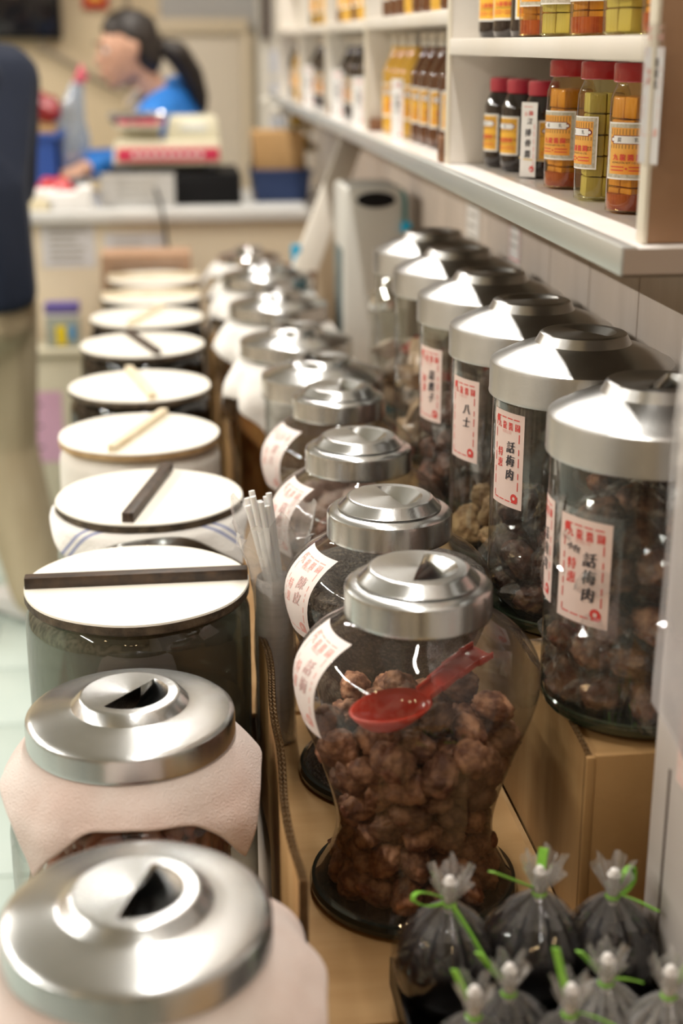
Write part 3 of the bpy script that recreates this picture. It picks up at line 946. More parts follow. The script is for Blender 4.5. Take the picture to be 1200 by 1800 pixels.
# ---- middle row, straight jar and cloth covered jars
M5 = straight_jar('straight_glass_jar', 'empty looking straight glass jar behind the footed jars', None, 0.233, 2.125, FZ, 0.089, 0.272, 2.2, GLS_C, skirt=0.034, rise=0.024, lidR=0.0945, lmat=ALU)
mound('pale_preserve', 'pale brown preserve lying low in the straight glass jar', 'preserve', lambda z: 0.083, 0.010, 0.10, (0.233, 2.125, FZ),
      M('tan preserve', (0.42, 0.27, 0.15), 0.5, col2=(0.6, 0.45, 0.3), scale=70, bump=0.5, bscale=90), 0.008, 40, 3)

def drape(name, label, group, x, y, z, prof, half, rot, mat, rip=0.010, nrip=9, seed=0, n=44, stripes=None, thick=0.0022, hang=1.0):
    """square cloth laid over a jar mouth, following the jar and falling in folds"""
    rnd = random.Random(seed)
    ph = [rnd.uniform(0, 6.28) for _ in range(4)]
    tot = sum(math.hypot(prof[i + 1][0] - prof[i][0], prof[i + 1][1] - prof[i][1]) for i in range(len(prof) - 1))
    mb = MB(); v = []; f = []
    for j in range(n + 1):
        for i in range(n + 1):
            u = half * (-1 + 2 * i / n); w_ = half * (-1 + 2 * j / n)
            edge = 1 + 0.012 * math.sin(7 * u / half + ph[0]) + 0.012 * math.sin(6 * w_ / half + ph[1])
            u *= edge; w_ *= edge
            s = math.hypot(u, w_); a = math.atan2(w_, u) + rot
            ss = min(s, tot)
            r, zz, tr, tz = prof_at(prof, ss)
            zz -= (s - ss)
            q = max(0.0, min(1.0, (s - prof[1][0] * 1.12) / 0.06))
            fold = rip * q * (0.55 * math.sin(nrip * a + ph[2]) + 0.45 * math.sin((nrip * 1.7) * a + ph[3]) + 0.5 * noise.noise((u * 22, w_ * 22, seed)))
            r += fold + rip * 0.6 * q
            v.append((r * math.cos(a), r * math.sin(a), zz + 0.004 * q * noise.noise((u * 30, w_ * 30, seed + 5))))
    for j in range(n):
        for i in range(n):
            mb.cur = 0
            if stripes and j in stripes: mb.cur = 1
            a = j * (n + 1) + i
            mb.f.append((a, a + 1, a + n + 2, a + n + 1)); mb.m.append(mb.cur)
    mb.v = v
    o = mb.build(name, [mat, STRIPE], None, (x, y, z), sharp=180)
    md = o.modifiers.new('thick', 'SOLIDIFY'); md.thickness = thick; md.offset = 1
    sb = o.modifiers.new('smooth', 'SUBSURF'); sb.levels = 1; sb.render_levels = 1
    return tag(o, label, 'cloth', group)

BIG = [(0.232, 0.212, 2.335), (0.232, 0.211, 2.685), (0.232, 0.213, 3.045), (0.232, 0.214, 3.37), (0.232, 0.215, 3.68)]
mAmb = M('amber brown preserve', (0.26, 0.10, 0.025), 0.25, col2=(0.45, 0.22, 0.07), scale=25, bump=0.3, bscale=60, coat=.4)
names = ['glass jar of amber preserve under a white cloth with pulled corner', 'second cloth covered glass jar behind the amber preserve jar',
         'third cloth covered glass jar in the middle row', 'fourth cloth covered jar standing near the counter', 'steel lidded jar standing right before the counter']
for i, (hh, x, y) in enumerate(BIG):
    t = empty('preserve_jar', names[i], 'jar', (x, y, FZ if i < 3 else 0.6385), group='cloth covered jars in the middle row')
    if i >= 3: t.scale = (0.86,) * 3
    pr = smooth_prof([(0.09, 0.004), (0.1, 0.012), (0.105, 0.05), (0.105, 0.20), (0.100, 0.225), (0.090, 0.245), (0.086, 0.255)], 3)
    MB().lathe(pr, 56).build('glass_body', GLS_C, t)
    MB().lathe([(0, 0), (0.088, 0), (0.1, 0.006), (0.101, 0.014), (0.09, 0.01), (0, 0.008)], 48).build('glass_base', GLS_G, t)
    recess_lid(t, 0.0945, 0.026, 0.022, 0.262, [1.9, 1.4, 1.6, 1.5, 1.7][i], cap=0.5, top=0.42, mat=ALU if i < 3 else STEEL)
    mound('amber_preserve', 'amber brown preserve inside the ' + ['first', 'second', 'third', 'fourth', 'fifth'][i] + ' cloth covered jar', 'preserve', lambda z: 0.099, 0.012, 0.17,
          tuple(t.location), mAmb, 0.004, 30, i, n=40, m=10, scale=t.scale[0])
    cp = [(0, 0.2585), (0.086, 0.2585), (0.1, 0.245), (0.112, 0.215), (0.118, 0.05)]
    drape('jar_cloth', 'white cotton cloth under the lid of the ' + ['first', 'second', 'third', 'fourth', 'fifth'][i] + ' covered jar', 'white cloths on the middle row', x, y, t.location.z if i < 3 else t.location.z - 0.03,
          cp, [0.158, 0.150, 0.148, 0.13, 0.12][i], [0.35, 0.1, 0.5, 0.2, 0.6][i], TOWELW, rip=0.012, nrip=7, seed=20 + i, n=36)

# ================================================================= LEFT ROW
LZ = 0.5605
def square_jar(label, x, y, H, A, rn, rot=0.0, gl=None):
    """squarish glass jar with rounded corners and a round neck"""
    t = empty('pickle_jar', label, 'jar', (x, y, LZ), rz=rot)
    n = 64
    lv = [(0.0, 0.90, 0), (0.006, 0.97, 0), (0.02, 1, 0), (H - 0.07, 1, 0), (H - 0.045, 0.985, .05), (H - 0.026, 0.9, .3), (H - 0.014, 0.0, 1), (H, 0.0, 1)]
    v = []; f = []
    for z, k, rd in lv:
        for i in range(n):
            a = 2 * PI * i / n
            c, s = math.cos(a), math.sin(a)
            e = 3.0
            rr = A * max(k, .01) / ((abs(c) ** e + abs(s) ** e) ** (1 / e))
            r = rr * (1 - rd) + rn * rd
            v.append((r * c, r * s, z))
    for j in range(len(lv) - 1):
        for i in range(n):
            f.append((j * n + i, j * n + (i + 1) % n, (j + 1) * n + (i + 1) % n, (j + 1) * n + i))
    MB().add(v, f).build('glass_body', gl or GLS_C, t)
    return t
t = square_jar('square glass jar of red pickles under a pink towel', -0.047, 1.195, 0.232, 0.113, 0.082)
recess_lid(t, 0.0955, 0.026, 0.0175, 0.235, math.radians(-130), cap=0.56, top=0.46)
t = square_jar('square glass jar with the big lid beside the front towel', -0.037, 0.862, 0.238, 0.112, 0.082)
recess_lid(t, 0.0945, 0.026, 0.0165, 0.243, math.radians(-110), cap=0.56, top=0.46)
cpL = [(0, 0.238), (0.084, 0.238), (0.096, 0.229), (0.112, 0.206), (0.124, 0.172), (0.130, 0.05)]
drape('terry_towel', 'pinkish white terry towel arched over the jar of red pickles', None, -0.047, 1.195, LZ, [cpL[0]] + smooth_prof(cpL[1:], 4), 0.127, 0.06, TOWEL, rip=0.007, nrip=5, seed=4, n=64, thick=0.0035)
cpL1 = [(0, 0.246), (0.084, 0.246), (0.096, 0.238), (0.116, 0.218), (0.134, 0.180), (0.140, 0.05)]
drape('terry_towel', 'pinkish white terry towel hanging from the square jar with the big lid', None, -0.037, 0.862, LZ, [cpL1[0]] + smooth_prof(cpL1[1:], 4), 0.142, 0.0, TOWEL, rip=0.008, nrip=6, seed=6, n=64, thick=0.0035)
# red pickles
PKRED = M('red pickled ginger', (0.22, 0.03, 0.018), 0.22, col2=(0.42, 0.16, 0.07), scale=35, bump=0.3, bscale=60, coat=0.5)
def pickle_mesh(seed):
    bm = bmesh.new(); bmesh.ops.create_icosphere(bm, subdivisions=2, radius=1.0)
    for q in bm.verts:
        c = q.co.normalized()
        q.co = Vector((c.x * 1.4, c.y * 0.9, c.z * 0.42)) * (1 + 0.35 * noise.noise(c * 1.6 + Vector((seed * 4, 0, 0))))
    me = bpy.data.meshes.new('pickle'); bm.to_mesh(me); bm.free(); me.materials.append(PKRED)
    me.polygons.foreach_set('use_smooth', [True] * len(me.polygons)); return me
PKS = [pickle_mesh(i) for i in range(4)]
rnd = random.Random(5)
for k in range(130):
    a = rnd.uniform(-0.09, 0.09); q = rnd.uniform(0.02, 0.19)
    side = rnd.random()
    if k < 70: px, py = a * .75, -0.080 + 1.8 * a * a
    elif k < 95: px, py = 0.078, rnd.uniform(-0.05, 0.05)
    else: px, py = rnd.uniform(-0.06, 0.06), rnd.uniform(-0.06, 0.05)
    if k >= 95: q = rnd.uniform(0.165, 0.178)
    elif k >= 70: q = min(q, 0.15)
    o = bpy.data.objects.new('pickle_slice', rnd.choice(PKS)); COL.objects.link(o)
    o.location = (-0.047 + px, 1.195 + py, LZ + q)
    o.rotation_euler = (rnd.uniform(0, 6), rnd.uniform(0, 6), rnd.uniform(0, 6)); s = rnd.uniform(0.011, 0.015); o.scale = (s, s, s)
    tag(o, 'glossy red pickle slice inside the square jar under the pink towel', 'pickle', 'red pickles in the square jar')
sq = lambda z: 0.090
mound('pickle_mass', 'dense red pickle filling the middle of the square jar', 'pickles', sq, 0.01, 0.165, (-0.047, 1.195, LZ), PKRED, 0.006, 40, 2, n=40, m=8)
mound('pickle_mass', 'dense red pickle filling the square jar with the big lid', 'pickles', sq, 0.01, 0.165, (-0.037, 0.862, LZ), PKRED, 0.006, 40, 3, n=40, m=8)

DISC = [  # x, y, R, bar angle (deg, from +x), bar material, rim material, jar look
    (-0.043, 1.460, 0.1215, 0, DARKBAR, BOARD_E, 'smoke'),
    (-0.032, 1.775, 0.1205, 77, DARKBAR, BOARD_E, 'brown'),
    (-0.048, 2.092, 0.1200, 70, LIGHTBAR, BOARD_E2, 'white'),
    (-0.050, 2.410, 0.1205, 101, LIGHTBAR, BOARD_E, 'dark'),
    (-0.050, 2.765, 0.1195, 106, DARKBAR, BOARD_E, 'dark'),
    (-0.043, 3.060, 0.1200, 72, LIGHTBAR, BOARD_E, 'dark'),
    (-0.035, 3.330, 0.1150, 4, LIGHTBAR, BOARD_E, 'dark'),
    (-0.030, 3.600, 0.1150, 2, LIGHTBAR, BOARD_E2, 'dark')]
dl = ['smoky round jar whose board lid has a dark bar set crossways', 'round jar of brown preserve with striped cloth under its board lid', 'white wrapped round jar with tan edged board lid',
      'dark round jar behind the white wrapped jar', 'dark round jar whose board lid has a thin dark bar', 'dark round jar before the two last board lids',
      'dark round jar whose pale bar lies crossways on the lid', 'last dark round jar before the cardboard carton']
mDarkJ = glass('dark brown glass', tint=(0.16, 0.12, 0.08), edge=(0.08, 0.06, 0.04), haze=0.1, haze_col=(0.12, 0.09, 0.06))
for i, (x, y, R, ba, bm_, em, look) in enumerate(DISC):
    t = empty('round_jar', dl[i], 'jar', (x, y, LZ), group='round jars with board lids')
    H = 0.272
    gp = smooth_prof([(R * 0.88, 0.003), (R * 0.96, 0.012), (R * 0.985, 0.04), (R * 1.0, 0.15), (R * 1.0, H - 0.035), (R * 0.985, H - 0.016), (R * 0.93, H - 0.004), (R * 0.90, H - 0.0015)], 4)
    gm = {'smoke': GLS_S, 'brown': GLS_C, 'white': M('white wrapped cloth', (0.84, 0.82, 0.77), 0.9, col2=(.78, .74, .68), scale=8, bump=.3, bscale=60), 'dark': mDarkJ}[look]
    MB().lathe(gp, 64).build('glass_body', gm, t)
    MB().lathe([(0, 0), (R * .88, 0), (R * .95, .008), (R * .9, .012), (0, .01)], 48).build('glass_base', GLS_B, t)
    ld = empty('board_lid', 'x', 'lid', (x, y, LZ + H))
    # slightly uneven round board
    n = 72
    ph = i * 1.7
    rr = lambda a: R * 1.0 * (1 + 0.006 * math.sin(3 * a + ph) + 0.004 * math.sin(7 * a + ph * 2))
    v = []; f = []
    th = 0.0125
    ring = [(0.985, 0.0), (1.0, 0.002), (1.0, th - 0.002)]
    for k, z in ring:
        for q in range(n):
            a = 2 * PI * q / n
            w_ = 1 + (0.006 * noise.noise((math.cos(a) * 14, math.sin(a) * 14, z * 400 + i)) if 0 < z else 0)
            v.append((rr(a) * k * w_ * math.cos(a), rr(a) * k * w_ * math.sin(a), z))
    for j in range(2):
        for q in range(n):
            f.append((j * n + q, j * n + (q + 1) % n, (j + 1) * n + (q + 1) % n, (j + 1) * n + q))
    f.append(tuple(reversed(range(n))))
    MB().add(v, f).build('rim', em, ld)
    v = []; f = []
    for k, z in ((1.0, th - 0.002), (0.994, th)):
        for q in range(n):
            a = 2 * PI * q / n
            v.append((rr(a) * k * math.cos(a), rr(a) * k * math.sin(a), z))
    for q in range(n): f.append((q, (q + 1) % n, n + (q + 1) % n, n + q))
    f.append(tuple(range(n, 2 * n)))
    MB().add(v, f).build('board', BOARD, ld, smooth=False)
    L_ = R * (0.985 if i in (0, 6, 7) else 0.93); hb = 0.0125 if i in (0, 1) else 0.011
    wb = 0.0075 if i < 2 else 0.0065
    br = MB().box(-L_, L_, -wb, wb, th - 0.0005, th + hb).build('handle_bar', bm_, ld, bevel=0.0012)
    br.rotation_euler = (0, 0, math.radians(ba))
    cols = {'dark': 'dark', 'smoke': 'smoky', 'white': 'white wrapped', 'brown': 'striped cloth'}
    tag(ld, ['cream round board lid with dark bar lying straight across', 'cream round board lid with rough dark bar over the striped cloth', 'cream board lid with tan edge and pale diagonal stick',
             'cream board lid with pale stick behind the tan edged lid', 'cream board lid with thin dark diagonal bar', 'cream board lid with pale diagonal stick next to the thin dark bar',
             'cream board lid with pale crossways bar near the carton', 'last cream board lid lying before the carton'][i], 'lid', 'cream board lids')
    if look != 'white':
        lm = {'smoke': M('dark brown brine', (0.030, 0.022, 0.014), 0.08, coat=.5), 'brown': M('reddish brown preserve', (0.16, 0.055, 0.022), 0.3, col2=(0.32, 0.16, 0.08), scale=30, bump=.3, bscale=50, coat=.4),
              'dark': M('black brown preserve', (0.022, 0.014, 0.008), 0.3)}[look]
        mound('jar_filling', ['dark brine in the smoky round jar', 'reddish brown preserve below the striped cloth', '', 'dark preserve in the first dark round jar', 'dark preserve in the second dark round jar',
              'dark preserve in the third dark round jar', 'dark preserve in the fourth dark round jar', 'dark preserve in the last dark round jar'][i], 'preserve', lambda z: R * 0.95, 0.012, 0.205 if look != 'smoke' else 0.135, (x, y, LZ), lm,
              0.004 if look == 'brown' else 0.001, 30, i, n=40, m=8)
# striped cloth beneath the second board lid
x, y = DISC[1][:2]
drape('striped_cloth', 'white cloth with thin blue stripes draped beneath a cream board lid', None, x, y, LZ, [(0, 0.2725), (0.118, 0.2725), (0.128, 0.266), (0.137, 0.24), (0.143, 0.05)], 0.1275, 0.05, TOWELW,
      rip=0.014, nrip=6, seed=11, n=48, stripes=(4, 6), thick=0.0014)

# ================================================================= STRAWS IN A BAG
t = empty('straw_bag', 'clear plastic bag of white tubes and straws beside the footed jars', 'bag', (0.106, 1.462, FZ))
MB().lathe([(0.0, 0), (0.019, 0.001), (0.0205, 0.006), (0.0205, 0.19), (0.019, 0.198)], 24).build('cup_stack', M('white plastic cup', (0.90, 0.87, 0.84), 0.35, col2=(0.78, 0.75, 0.72), scale=200, stretch=(0, 0, 1)), t)
v = []; f = []
n, m = 40, 22
for j in range(m + 1):
    tt = j / m
    z = 0.002 + 0.262 * tt
    for i in range(n):
        a = 2 * PI * i / n
        r = 0.0225 + (0.022 * max(0, (tt - 0.68) / 0.32) ** 1.2)
        r *= 1 + (0.05 + 0.28 * max(0, tt - 0.66)) * noise.noise((math.cos(a) * 3, math.sin(a) * 3, tt * 6)) * 2
        if j == m: z = 0.264 + 0.016 * math.sin(3 * a) + 0.008 * math.sin(8 * a)
        v.append((r * math.cos(a), r * math.sin(a), z))
for j in range(m):
    for i in range(n):
        f.append((j * n + i, j * n + (i + 1) % n, (j + 1) * n + (i + 1) % n, (j + 1) * n + i))
MB().add(v, f).build('bag', BAGM, t)
rnd = random.Random(3)
for k in range(9):
    a = k * 0.7; r = 0.010
    x0, y0 = r * math.cos(a) * 0.7, r * math.sin(a) * 0.7
    ex, ey = -0.016 + 0.012 * math.cos(a), 0.006 + 0.012 * math.sin(a)
    MB().tube([(x0, y0, 0.19), (ex, ey, 0.292 - 0.006 * (k % 3))], 0.0034, 10).build('straw', M('milky straw', (0.82, 0.82, 0.81), 0.3, sss=.2), t)

# ================================================================= BAGS OF BLACK SAUCE IN A TRAY
tr = MB()
o = MB()
X0, X1, Y0, Y1, Z0, Z1 = 0.165, 0.372, 0.70, 1.005, 0.646, 0.672
o.box(X0, X1, Y0, Y1, Z0, Z0 + 0.004)
o.box(X0, X0 + 0.003, Y0, Y1, Z0, Z1); o.box(X1 - 0.003, X1, Y0, Y1, Z0, Z1); o.box(X0, X1, Y0, Y0 + 0.003, Z0, Z1); o.box(X0, X1, Y1 - 0.003, Y1, Z0, Z1)
tag(o.build('plastic_tray', M('black plastic tray', (0.015, 0.015, 0.016), 0.35), None, smooth=False), 'shallow black plastic tray under the tied sauce bags', 'tray')
GREEN = M('green raffia', (0.20, 0.52, 0.045), 0.45, col2=(0.33, 0.66, 0.10), scale=30, stretch=(1, 1, 4))
BLACKS = M('black thick sauce', (0.006, 0.005, 0.006), 0.4, col2=(0.016, 0.011, 0.010), scale=18, spec=0.2)
WHITEK = M('bunched film', (0.70, 0.66, 0.64), 0.4, col2=(0.85, 0.83, 0.80), scale=60)
PURP = M('purple black fill', (0.03, 0.012, 0.02), 0.3)
def sauce_bag(label, x, y, z, r, h, seed, ties, film=BAGF, lean=(0, 0)):
    t = empty('sauce_bag', label, 'bag', (x, y, z), group='tied bags of black sauce')
    rnd = random.Random(seed)
    # dark filling
    v = []; f = []
    n, m = 32, 14
    def shape(q):
        return math.sin(PI * (0.07 + 0.43 * min(1, q / 0.5))) ** 0.5 if q < 0.5 else (1 - ((q - 0.5) / 0.5) ** 1.7) * 0.93 + 0.07
    for j in range(m + 1):
        q = 0.02 + 0.83 * j / m
        for i in range(n):
            a = 2 * PI * i / n
            rad = r * 0.95 * shape(q) * (1 + 0.03 * noise.noise((math.cos(a) * 1.5, math.sin(a) * 1.5, q * 3 + seed)))
            z = h * 0.90 * q
            v.append((rad * math.cos(a) + lean[0] * max(0, z - h * .5), rad * math.sin(a) + lean[1] * max(0, z - h * .5), z))
    for j in range(m):
        for i in range(n):
            f.append((j * n + i, j * n + (i + 1) % n, (j + 1) * n + (i + 1) % n, (j + 1) * n + i))
    f.append(tuple(reversed(range(n)))); f.append(tuple(range(m * n, m * n + n)))
    MB().add(v, f).build('filling', BLACKS, t)
    # clear film gathered to a neck, with pleats, flaring above the tie
    v = []; f = []
    n, m = 72, 26
    zk = h * 0.90
    for j in range(m + 1):
        tt = j / m
        for i in range(n):
            a = 2 * PI * i / n
            if tt < 0.78:
                q = tt / 0.78
                z = zk * q
                rad = r * 1.02 * (math.sin(PI * (0.07 + 0.43 * min(1, q / 0.5))) ** 0.5 if q < 0.5 else (1 - ((q - 0.5) / 0.5) ** 1.7) * 0.93 + 0.07)
                pl = max(0, (q - 0.45) / 0.55)
            else:
                q = (tt - 0.78) / 0.22
                z = zk + h * 0.24 * q
                rad = r * (0.09 + 0.30 * q)
                pl = 1.0
            rad *= 1 + pl * (0.16 * math.sin(13 * a + seed + 2 * tt) + 0.10 * math.sin(22 * a + seed * 2)) + 0.035 * noise.noise((3 * math.cos(a), 3 * math.sin(a), tt * 5 + seed)) + 0.03 * (1 - 2 * abs(noise.noise((5 * math.cos(a), 5 * math.sin(a), tt * 9 + seed))))
            zz = z + (0.006 * math.sin(5 * a + seed) * (q if tt > 0.78 else 0))
            v.append((rad * math.cos(a) + lean[0] * max(0, z - h * .5), rad * math.sin(a) + lean[1] * max(0, z - h * .5), zz))
    for j in range(m):
        for i in range(n):
            f.append((j * n + i, j * n + (i + 1) % n, (j + 1) * n + (i + 1) % n, (j + 1) * n + i))
    ks = int(m * 0.62) * n
    MB().add(v, [q for q in f if max(q) < ks + n]).build('film', film, t)
    kf = int(m * 0.78) * n
    MB().add(v, [q for q in f if ks + n <= max(q) < kf + n]).build('gathered_film', BAGN if film is BAGF else film, t)
    MB().add(v, [q for q in f if max(q) >= kf + n]).build('film_flare', BAGM, t)
    kx, ky = lean[0] * (zk - h * .5), lean[1] * (zk - h * .5)
    MB().lathe([(0, -0.012), (0.0035, -0.010), (0.0046, 0.0), (0.0062, 0.006), (0.0048, 0.012), (0.0060, 0.017), (0.0030, 0.022), (0, 0.023)], 9, (kx, ky, zk)).build('gathered_neck', WHITEK, t)
    tie = MB()
    tie.lathe([(0.0052, -0.0025), (0.0064, 0), (0.0052, 0.0025)], 16, (kx, ky, zk - 0.003))
    for pts, wd in ties:
        tie.ribbon([(kx + p[0], ky + p[1], zk + p[2]) for p in pts], (0.55, -0.75, 0.3), wd * 1.35, 0.0012)
    tie.build('green_tie', GREEN, t, smooth=False)
    return t
def arc(p0, p1, p2, n=7):
    p0, p1, p2 = Vector(p0), Vector(p1), Vector(p2)
    return [tuple(p0 * (1 - k / n) ** 2 + p1 * 2 * (k / n) * (1 - k / n) + p2 * (k / n) ** 2) for k in range(n + 1)]
TZ = 0.651
loop = lambda a, s: arc((0, 0, 0), (a[0] * 1.3 * s, a[1] * s, a[2] * 1.6 * s), (a[0] * 1.25 * s, a[1] * s, a[2] * 0.4 * s)) + arc((a[0] * 1.25 * s, a[1] * s, a[2] * 0.4 * s), (a[0] * .8 * s, a[1] * s, -0.006), (0, 0, 0))
sauce_bag('tied bag of black sauce with a green bow loop beside the footed jar', 0.203, 0.962, TZ, 0.041, 0.112, 1,
          [(loop((-0.024, -0.004, 0.013), 1), 0.004), (arc((0, -0.004, 0), (0.008, -0.014, -0.010), (0.022, -0.030, -0.034)), 0.0055)], lean=(0.05, 0))
sauce_bag('tied bag of black sauce with two straight green tie ends', 0.276, 0.968, TZ, 0.042, 0.112, 2,
          [(arc((0, 0, 0), (-0.02, 0, 0.010), (-0.040, 0.0, 0.020)), 0.005), (arc((0, 0, 0), (0.000, 0, 0.02), (0.003, 0.004, 0.036)), 0.007)], lean=(0.1, 0))
sauce_bag('tied bag of black sauce with an upright green loop beside the column', 0.342, 0.962, TZ, 0.040, 0.108, 3,
          [(loop((0.013, 0.0, 0.026), 1), 0.0045), (arc((0, 0, 0), (0.012, -0.01, 0.002), (0.03, -0.02, -0.006)), 0.004)], lean=(-0.05, 0))
FR = [(0.200, 0.842, 0.0965, 4), (0.232, 0.868, 0.0935, 5), (0.268, 0.832, 0.100, 6), (0.306, 0.868, 0.096, 7), (0.345, 0.842, 0.101, 8)]
ft = [[(arc((0, 0, 0), (-0.008, 0.006, 0.018), (-0.013, 0.01, 0.030)), 0.005)], [(arc((0, 0, 0), (-0.012, 0.004, 0.016), (-0.022, 0.008, 0.028)), 0.0055)],
      [(arc((0, 0, 0), (-0.004, 0.006, 0.020), (-0.010, 0.010, 0.046)), 0.005), (arc((0, 0, 0), (0.014, -0.01, 0.003), (0.028, -0.016, -0.004)), 0.004)],
      [(arc((0, 0, 0), (-0.010, 0.004, 0.012), (-0.020, 0.006, 0.022)), 0.005), (arc((0, 0, 0), (0.014, -0.004, 0.004), (0.024, -0.006, 0.0)), 0.005)], [(arc((0, 0, 0), (0.01, 0.002, 0.016), (0.02, 0.006, 0.022)), 0.006)]]
for k, (x, y, h, sd) in enumerate(FR):
    sauce_bag(['tied sauce bag with short green end at the tray corner', 'tied sauce bag with a slanting green end in front of the bow loop bag', 'tied sauce bag whose long green end stands up',
               'tied sauce bag with two short green ends spread sideways', 'milky tied bag with green end touching the column'][k], x, y, TZ, 0.035, h, sd, ft[k], film=BAGF if k < 3 else BAGM)

# ================================================================= WALL SHELF
SZ0, SZ = 1.226, 1.247
SX0, SX1 = 0.360, 0.524
sf = empty('wall_shelf', 'long off white wall shelf with aluminium edge and upright dividers', 'shelf', (0, 0, 0))
SY0, SY1 = 1.098, 4.9
MB().box(SX0 + 0.0015, SX1, SY0, SY1, SZ0, SZ - 0.0006).build('shelf_board', SHELFT, sf, bevel=0.0006)
MB().box(SX0 + 0.001, SX1, SY0 - 0.001, SY0 + 0.002, SZ0, SZ - 0.001).build('end_face', M('beige board end', (0.45, 0.36, 0.30), .6, col2=(.5, .41, .34), scale=10), sf, smooth=False)
MB().box(SX0 + 0.0015, SX1, SY0 + 0.003, SY1, SZ0 - 0.003, SZ0 - 0.0002).build('added_underlay', M('added dark brown', (0.20, 0.15, 0.11), .8), sf, smooth=False)  # unseen dark sheet added so the lids below mirror a darker shelf
e = MB().box(SX0 - 0.0012, SX0 + 0.0012, SY0, SY1, SZ0 - 0.001, SZ)
e.box(SX0 - 0.0012, SX0 + 0.012, SY0, SY1, SZ - 0.0006, SZ + 0.0004)
e.build('edge_strip', ALUED, sf, bevel=0.0003)
PX0 = 0.386
POSTS = [(1.128, 0.017), (1.948, 0.017), (2.745, 0.017), (3.40, 0.016), (4.05, 0.016), (4.75, 0.016)]
for i, (py, th) in enumerate(POSTS):
    MB().box(PX0, SX1, py - th / 2, py + th / 2, SZ, 1.95).build('upright', SHELFB if i == 0 else SHELFW, sf, bevel=0.0012)
    MB().box(PX0 - 0.0035, PX0 + 0.0005, py - th / 2 - 0.0005, py + th / 2 + 0.0005, SZ, 1.95).build('front_edging', M('cream edging', (0.80, 0.74, 0.62), .5), sf, bevel=0.0006)
# upper boards
BZ1 = [(1.137, 1.9395, 1.387, 1.407), (1.9565, 2.7365, 1.426, 1.4445), (2.7535, 3.392, 1.426, 1.4445), (3.408, 4.042, 1.426, 1.4445), (4.058, 4.742, 1.426, 1.4445)]
for (a, b, z0, z1) in BZ1:
    MB().box(PX0 - 0.003, SX1, a, b, z0, z1).build('upper_board', SHELFW, sf, bevel=0.001)
    MB().box(PX0, SX1, a, b, 1.70, 1.72).build('upper_board', SHELFW, sf, bevel=0.001)
for (py, z, x0, x1, ln) in ((1.948, 0.026, 0.380, 0.398, 0.012), (2.745, 0.020, 0.386, 0.44, 0.012), (3.40, 0.020, 0.386, 0.42, 0.012)):
    pass
for k, (x0, x1, y0, y1, h, lb) in enumerate(((0.378, 0.3845, 1.958, 1.985, 0.034, 'narrow brown wood wedge at the foot of the second shelf divider'),
                                       (0.389, 0.520, 2.715, 2.735, 0.022, 'brown wood block at the foot of the third shelf divider'),
                                       (0.389, 0.520, 3.37, 3.390, 0.022, 'brown wood block at the foot of the fourth shelf divider'),
                                       (0.389, 0.520, 4.02, 4.040, 0.022, 'brown wood block at the foot of the fifth shelf divider'))):
    tag(MB().box(x0, x1, y0, y1, SZ, SZ + h).build('wood_block', BROWN, bevel=0.001), lb, 'block')

# ---- label art of the shop's jars
M('grey patterned border', (0.42, 0.38, 0.28), .6, col2=(.58, .54, .44), scale=300)
M('orange label', (0.86, 0.34, 0.035), .55, col2=(.80, .42, .08), scale=30)
M('white label', (0.83, 0.82, 0.78), .6)
M('maroon print', (0.22, 0.02, 0.03), .6)
M('brown lattice print', (0.45, 0.22, 0.05), .6)
M('yellow label', (0.88, 0.48, 0.04), .55)
def jar_art(w, h, plate='腐乳', yellow=False):
    s = Sheet()
    s.rect('white label', -w / 2, w / 2, -h / 2, h / 2, 12)
    b = w * 0.03
    if not yellow:
        s.rect('grey patterned border', -w / 2 + b, w / 2 - b, -h / 2 + b, h / 2 - b, 12)
    g = w * 0.10 if not yellow else w * 0.06
    s.rect('yellow label' if yellow else 'orange label', -w / 2 + g, w / 2 - g, -h / 2 + g, h / 2 - g, 12)
    iu, iv = w / 2 - g, h / 2 - g
    for k in range(12):
        u = -iu + 2 * iu * (k + 0.5) / 12
        s.rect('brown lattice print', u - w * 0.012, u + w * 0.012, iv - h * 0.12, iv - h * 0.02)
        s.rect('brown lattice print', u - w * 0.012, u + w * 0.012, iv - h * 0.36, iv - h * 0.29)
    pw, ph_ = w * 0.30, h * 0.065
    vc = iv - h * 0.205
    s.rect('maroon print', -pw - w * .02, pw + w * .02, vc - ph_ - h * .012, vc + ph_ + h * .012, 8)
    s.disc('maroon print', -pw - w * .025, vc, ph_ * 0.8); s.disc('maroon print', pw + w * .025, vc, ph_ * 0.8)
    s.rect('white paper', -pw, pw, vc - ph_, vc + ph_, 8)
    s.disc('white paper', -pw - w * .025, vc, ph_ * 0.45); s.disc('white paper', pw + w * .025, vc, ph_ * 0.45)
    n = len(plate)
    for i, ch in enumerate(plate):
        s.text('black ink', ch, (i - (n - 1) / 2) * pw * 1.1 / max(n - 1, 1), vc, h * 0.085)
    for i, ch in enumerate('九龍醬園'):
        s.text('red ink', ch, (i - 1.5) * w * 0.155, -h * 0.105 + iv * 0.0, h * 0.12, bold=w * .006)
    s.text('maroon print', '有限\n公司', iu - w * 0.06, -h * 0.105, h * 0.045)
    s.text('black ink', 'KOWLOON SOY CO. LTD.', 0, -h * 0.20, h * 0.048)
    for k in range(2):
        s.rect('red ink', -iu + w * .06, -w * .05, -h * (0.285 + .06 * k), -h * (0.268 + .06 * k), 3)
        s.rect('red ink', w * .05, iu - w * .06, -h * (0.285 + .06 * k), -h * (0.268 + .06 * k), 3)
    s.disc('red ink', 0, -h * 0.305, w * 0.02)
    return s

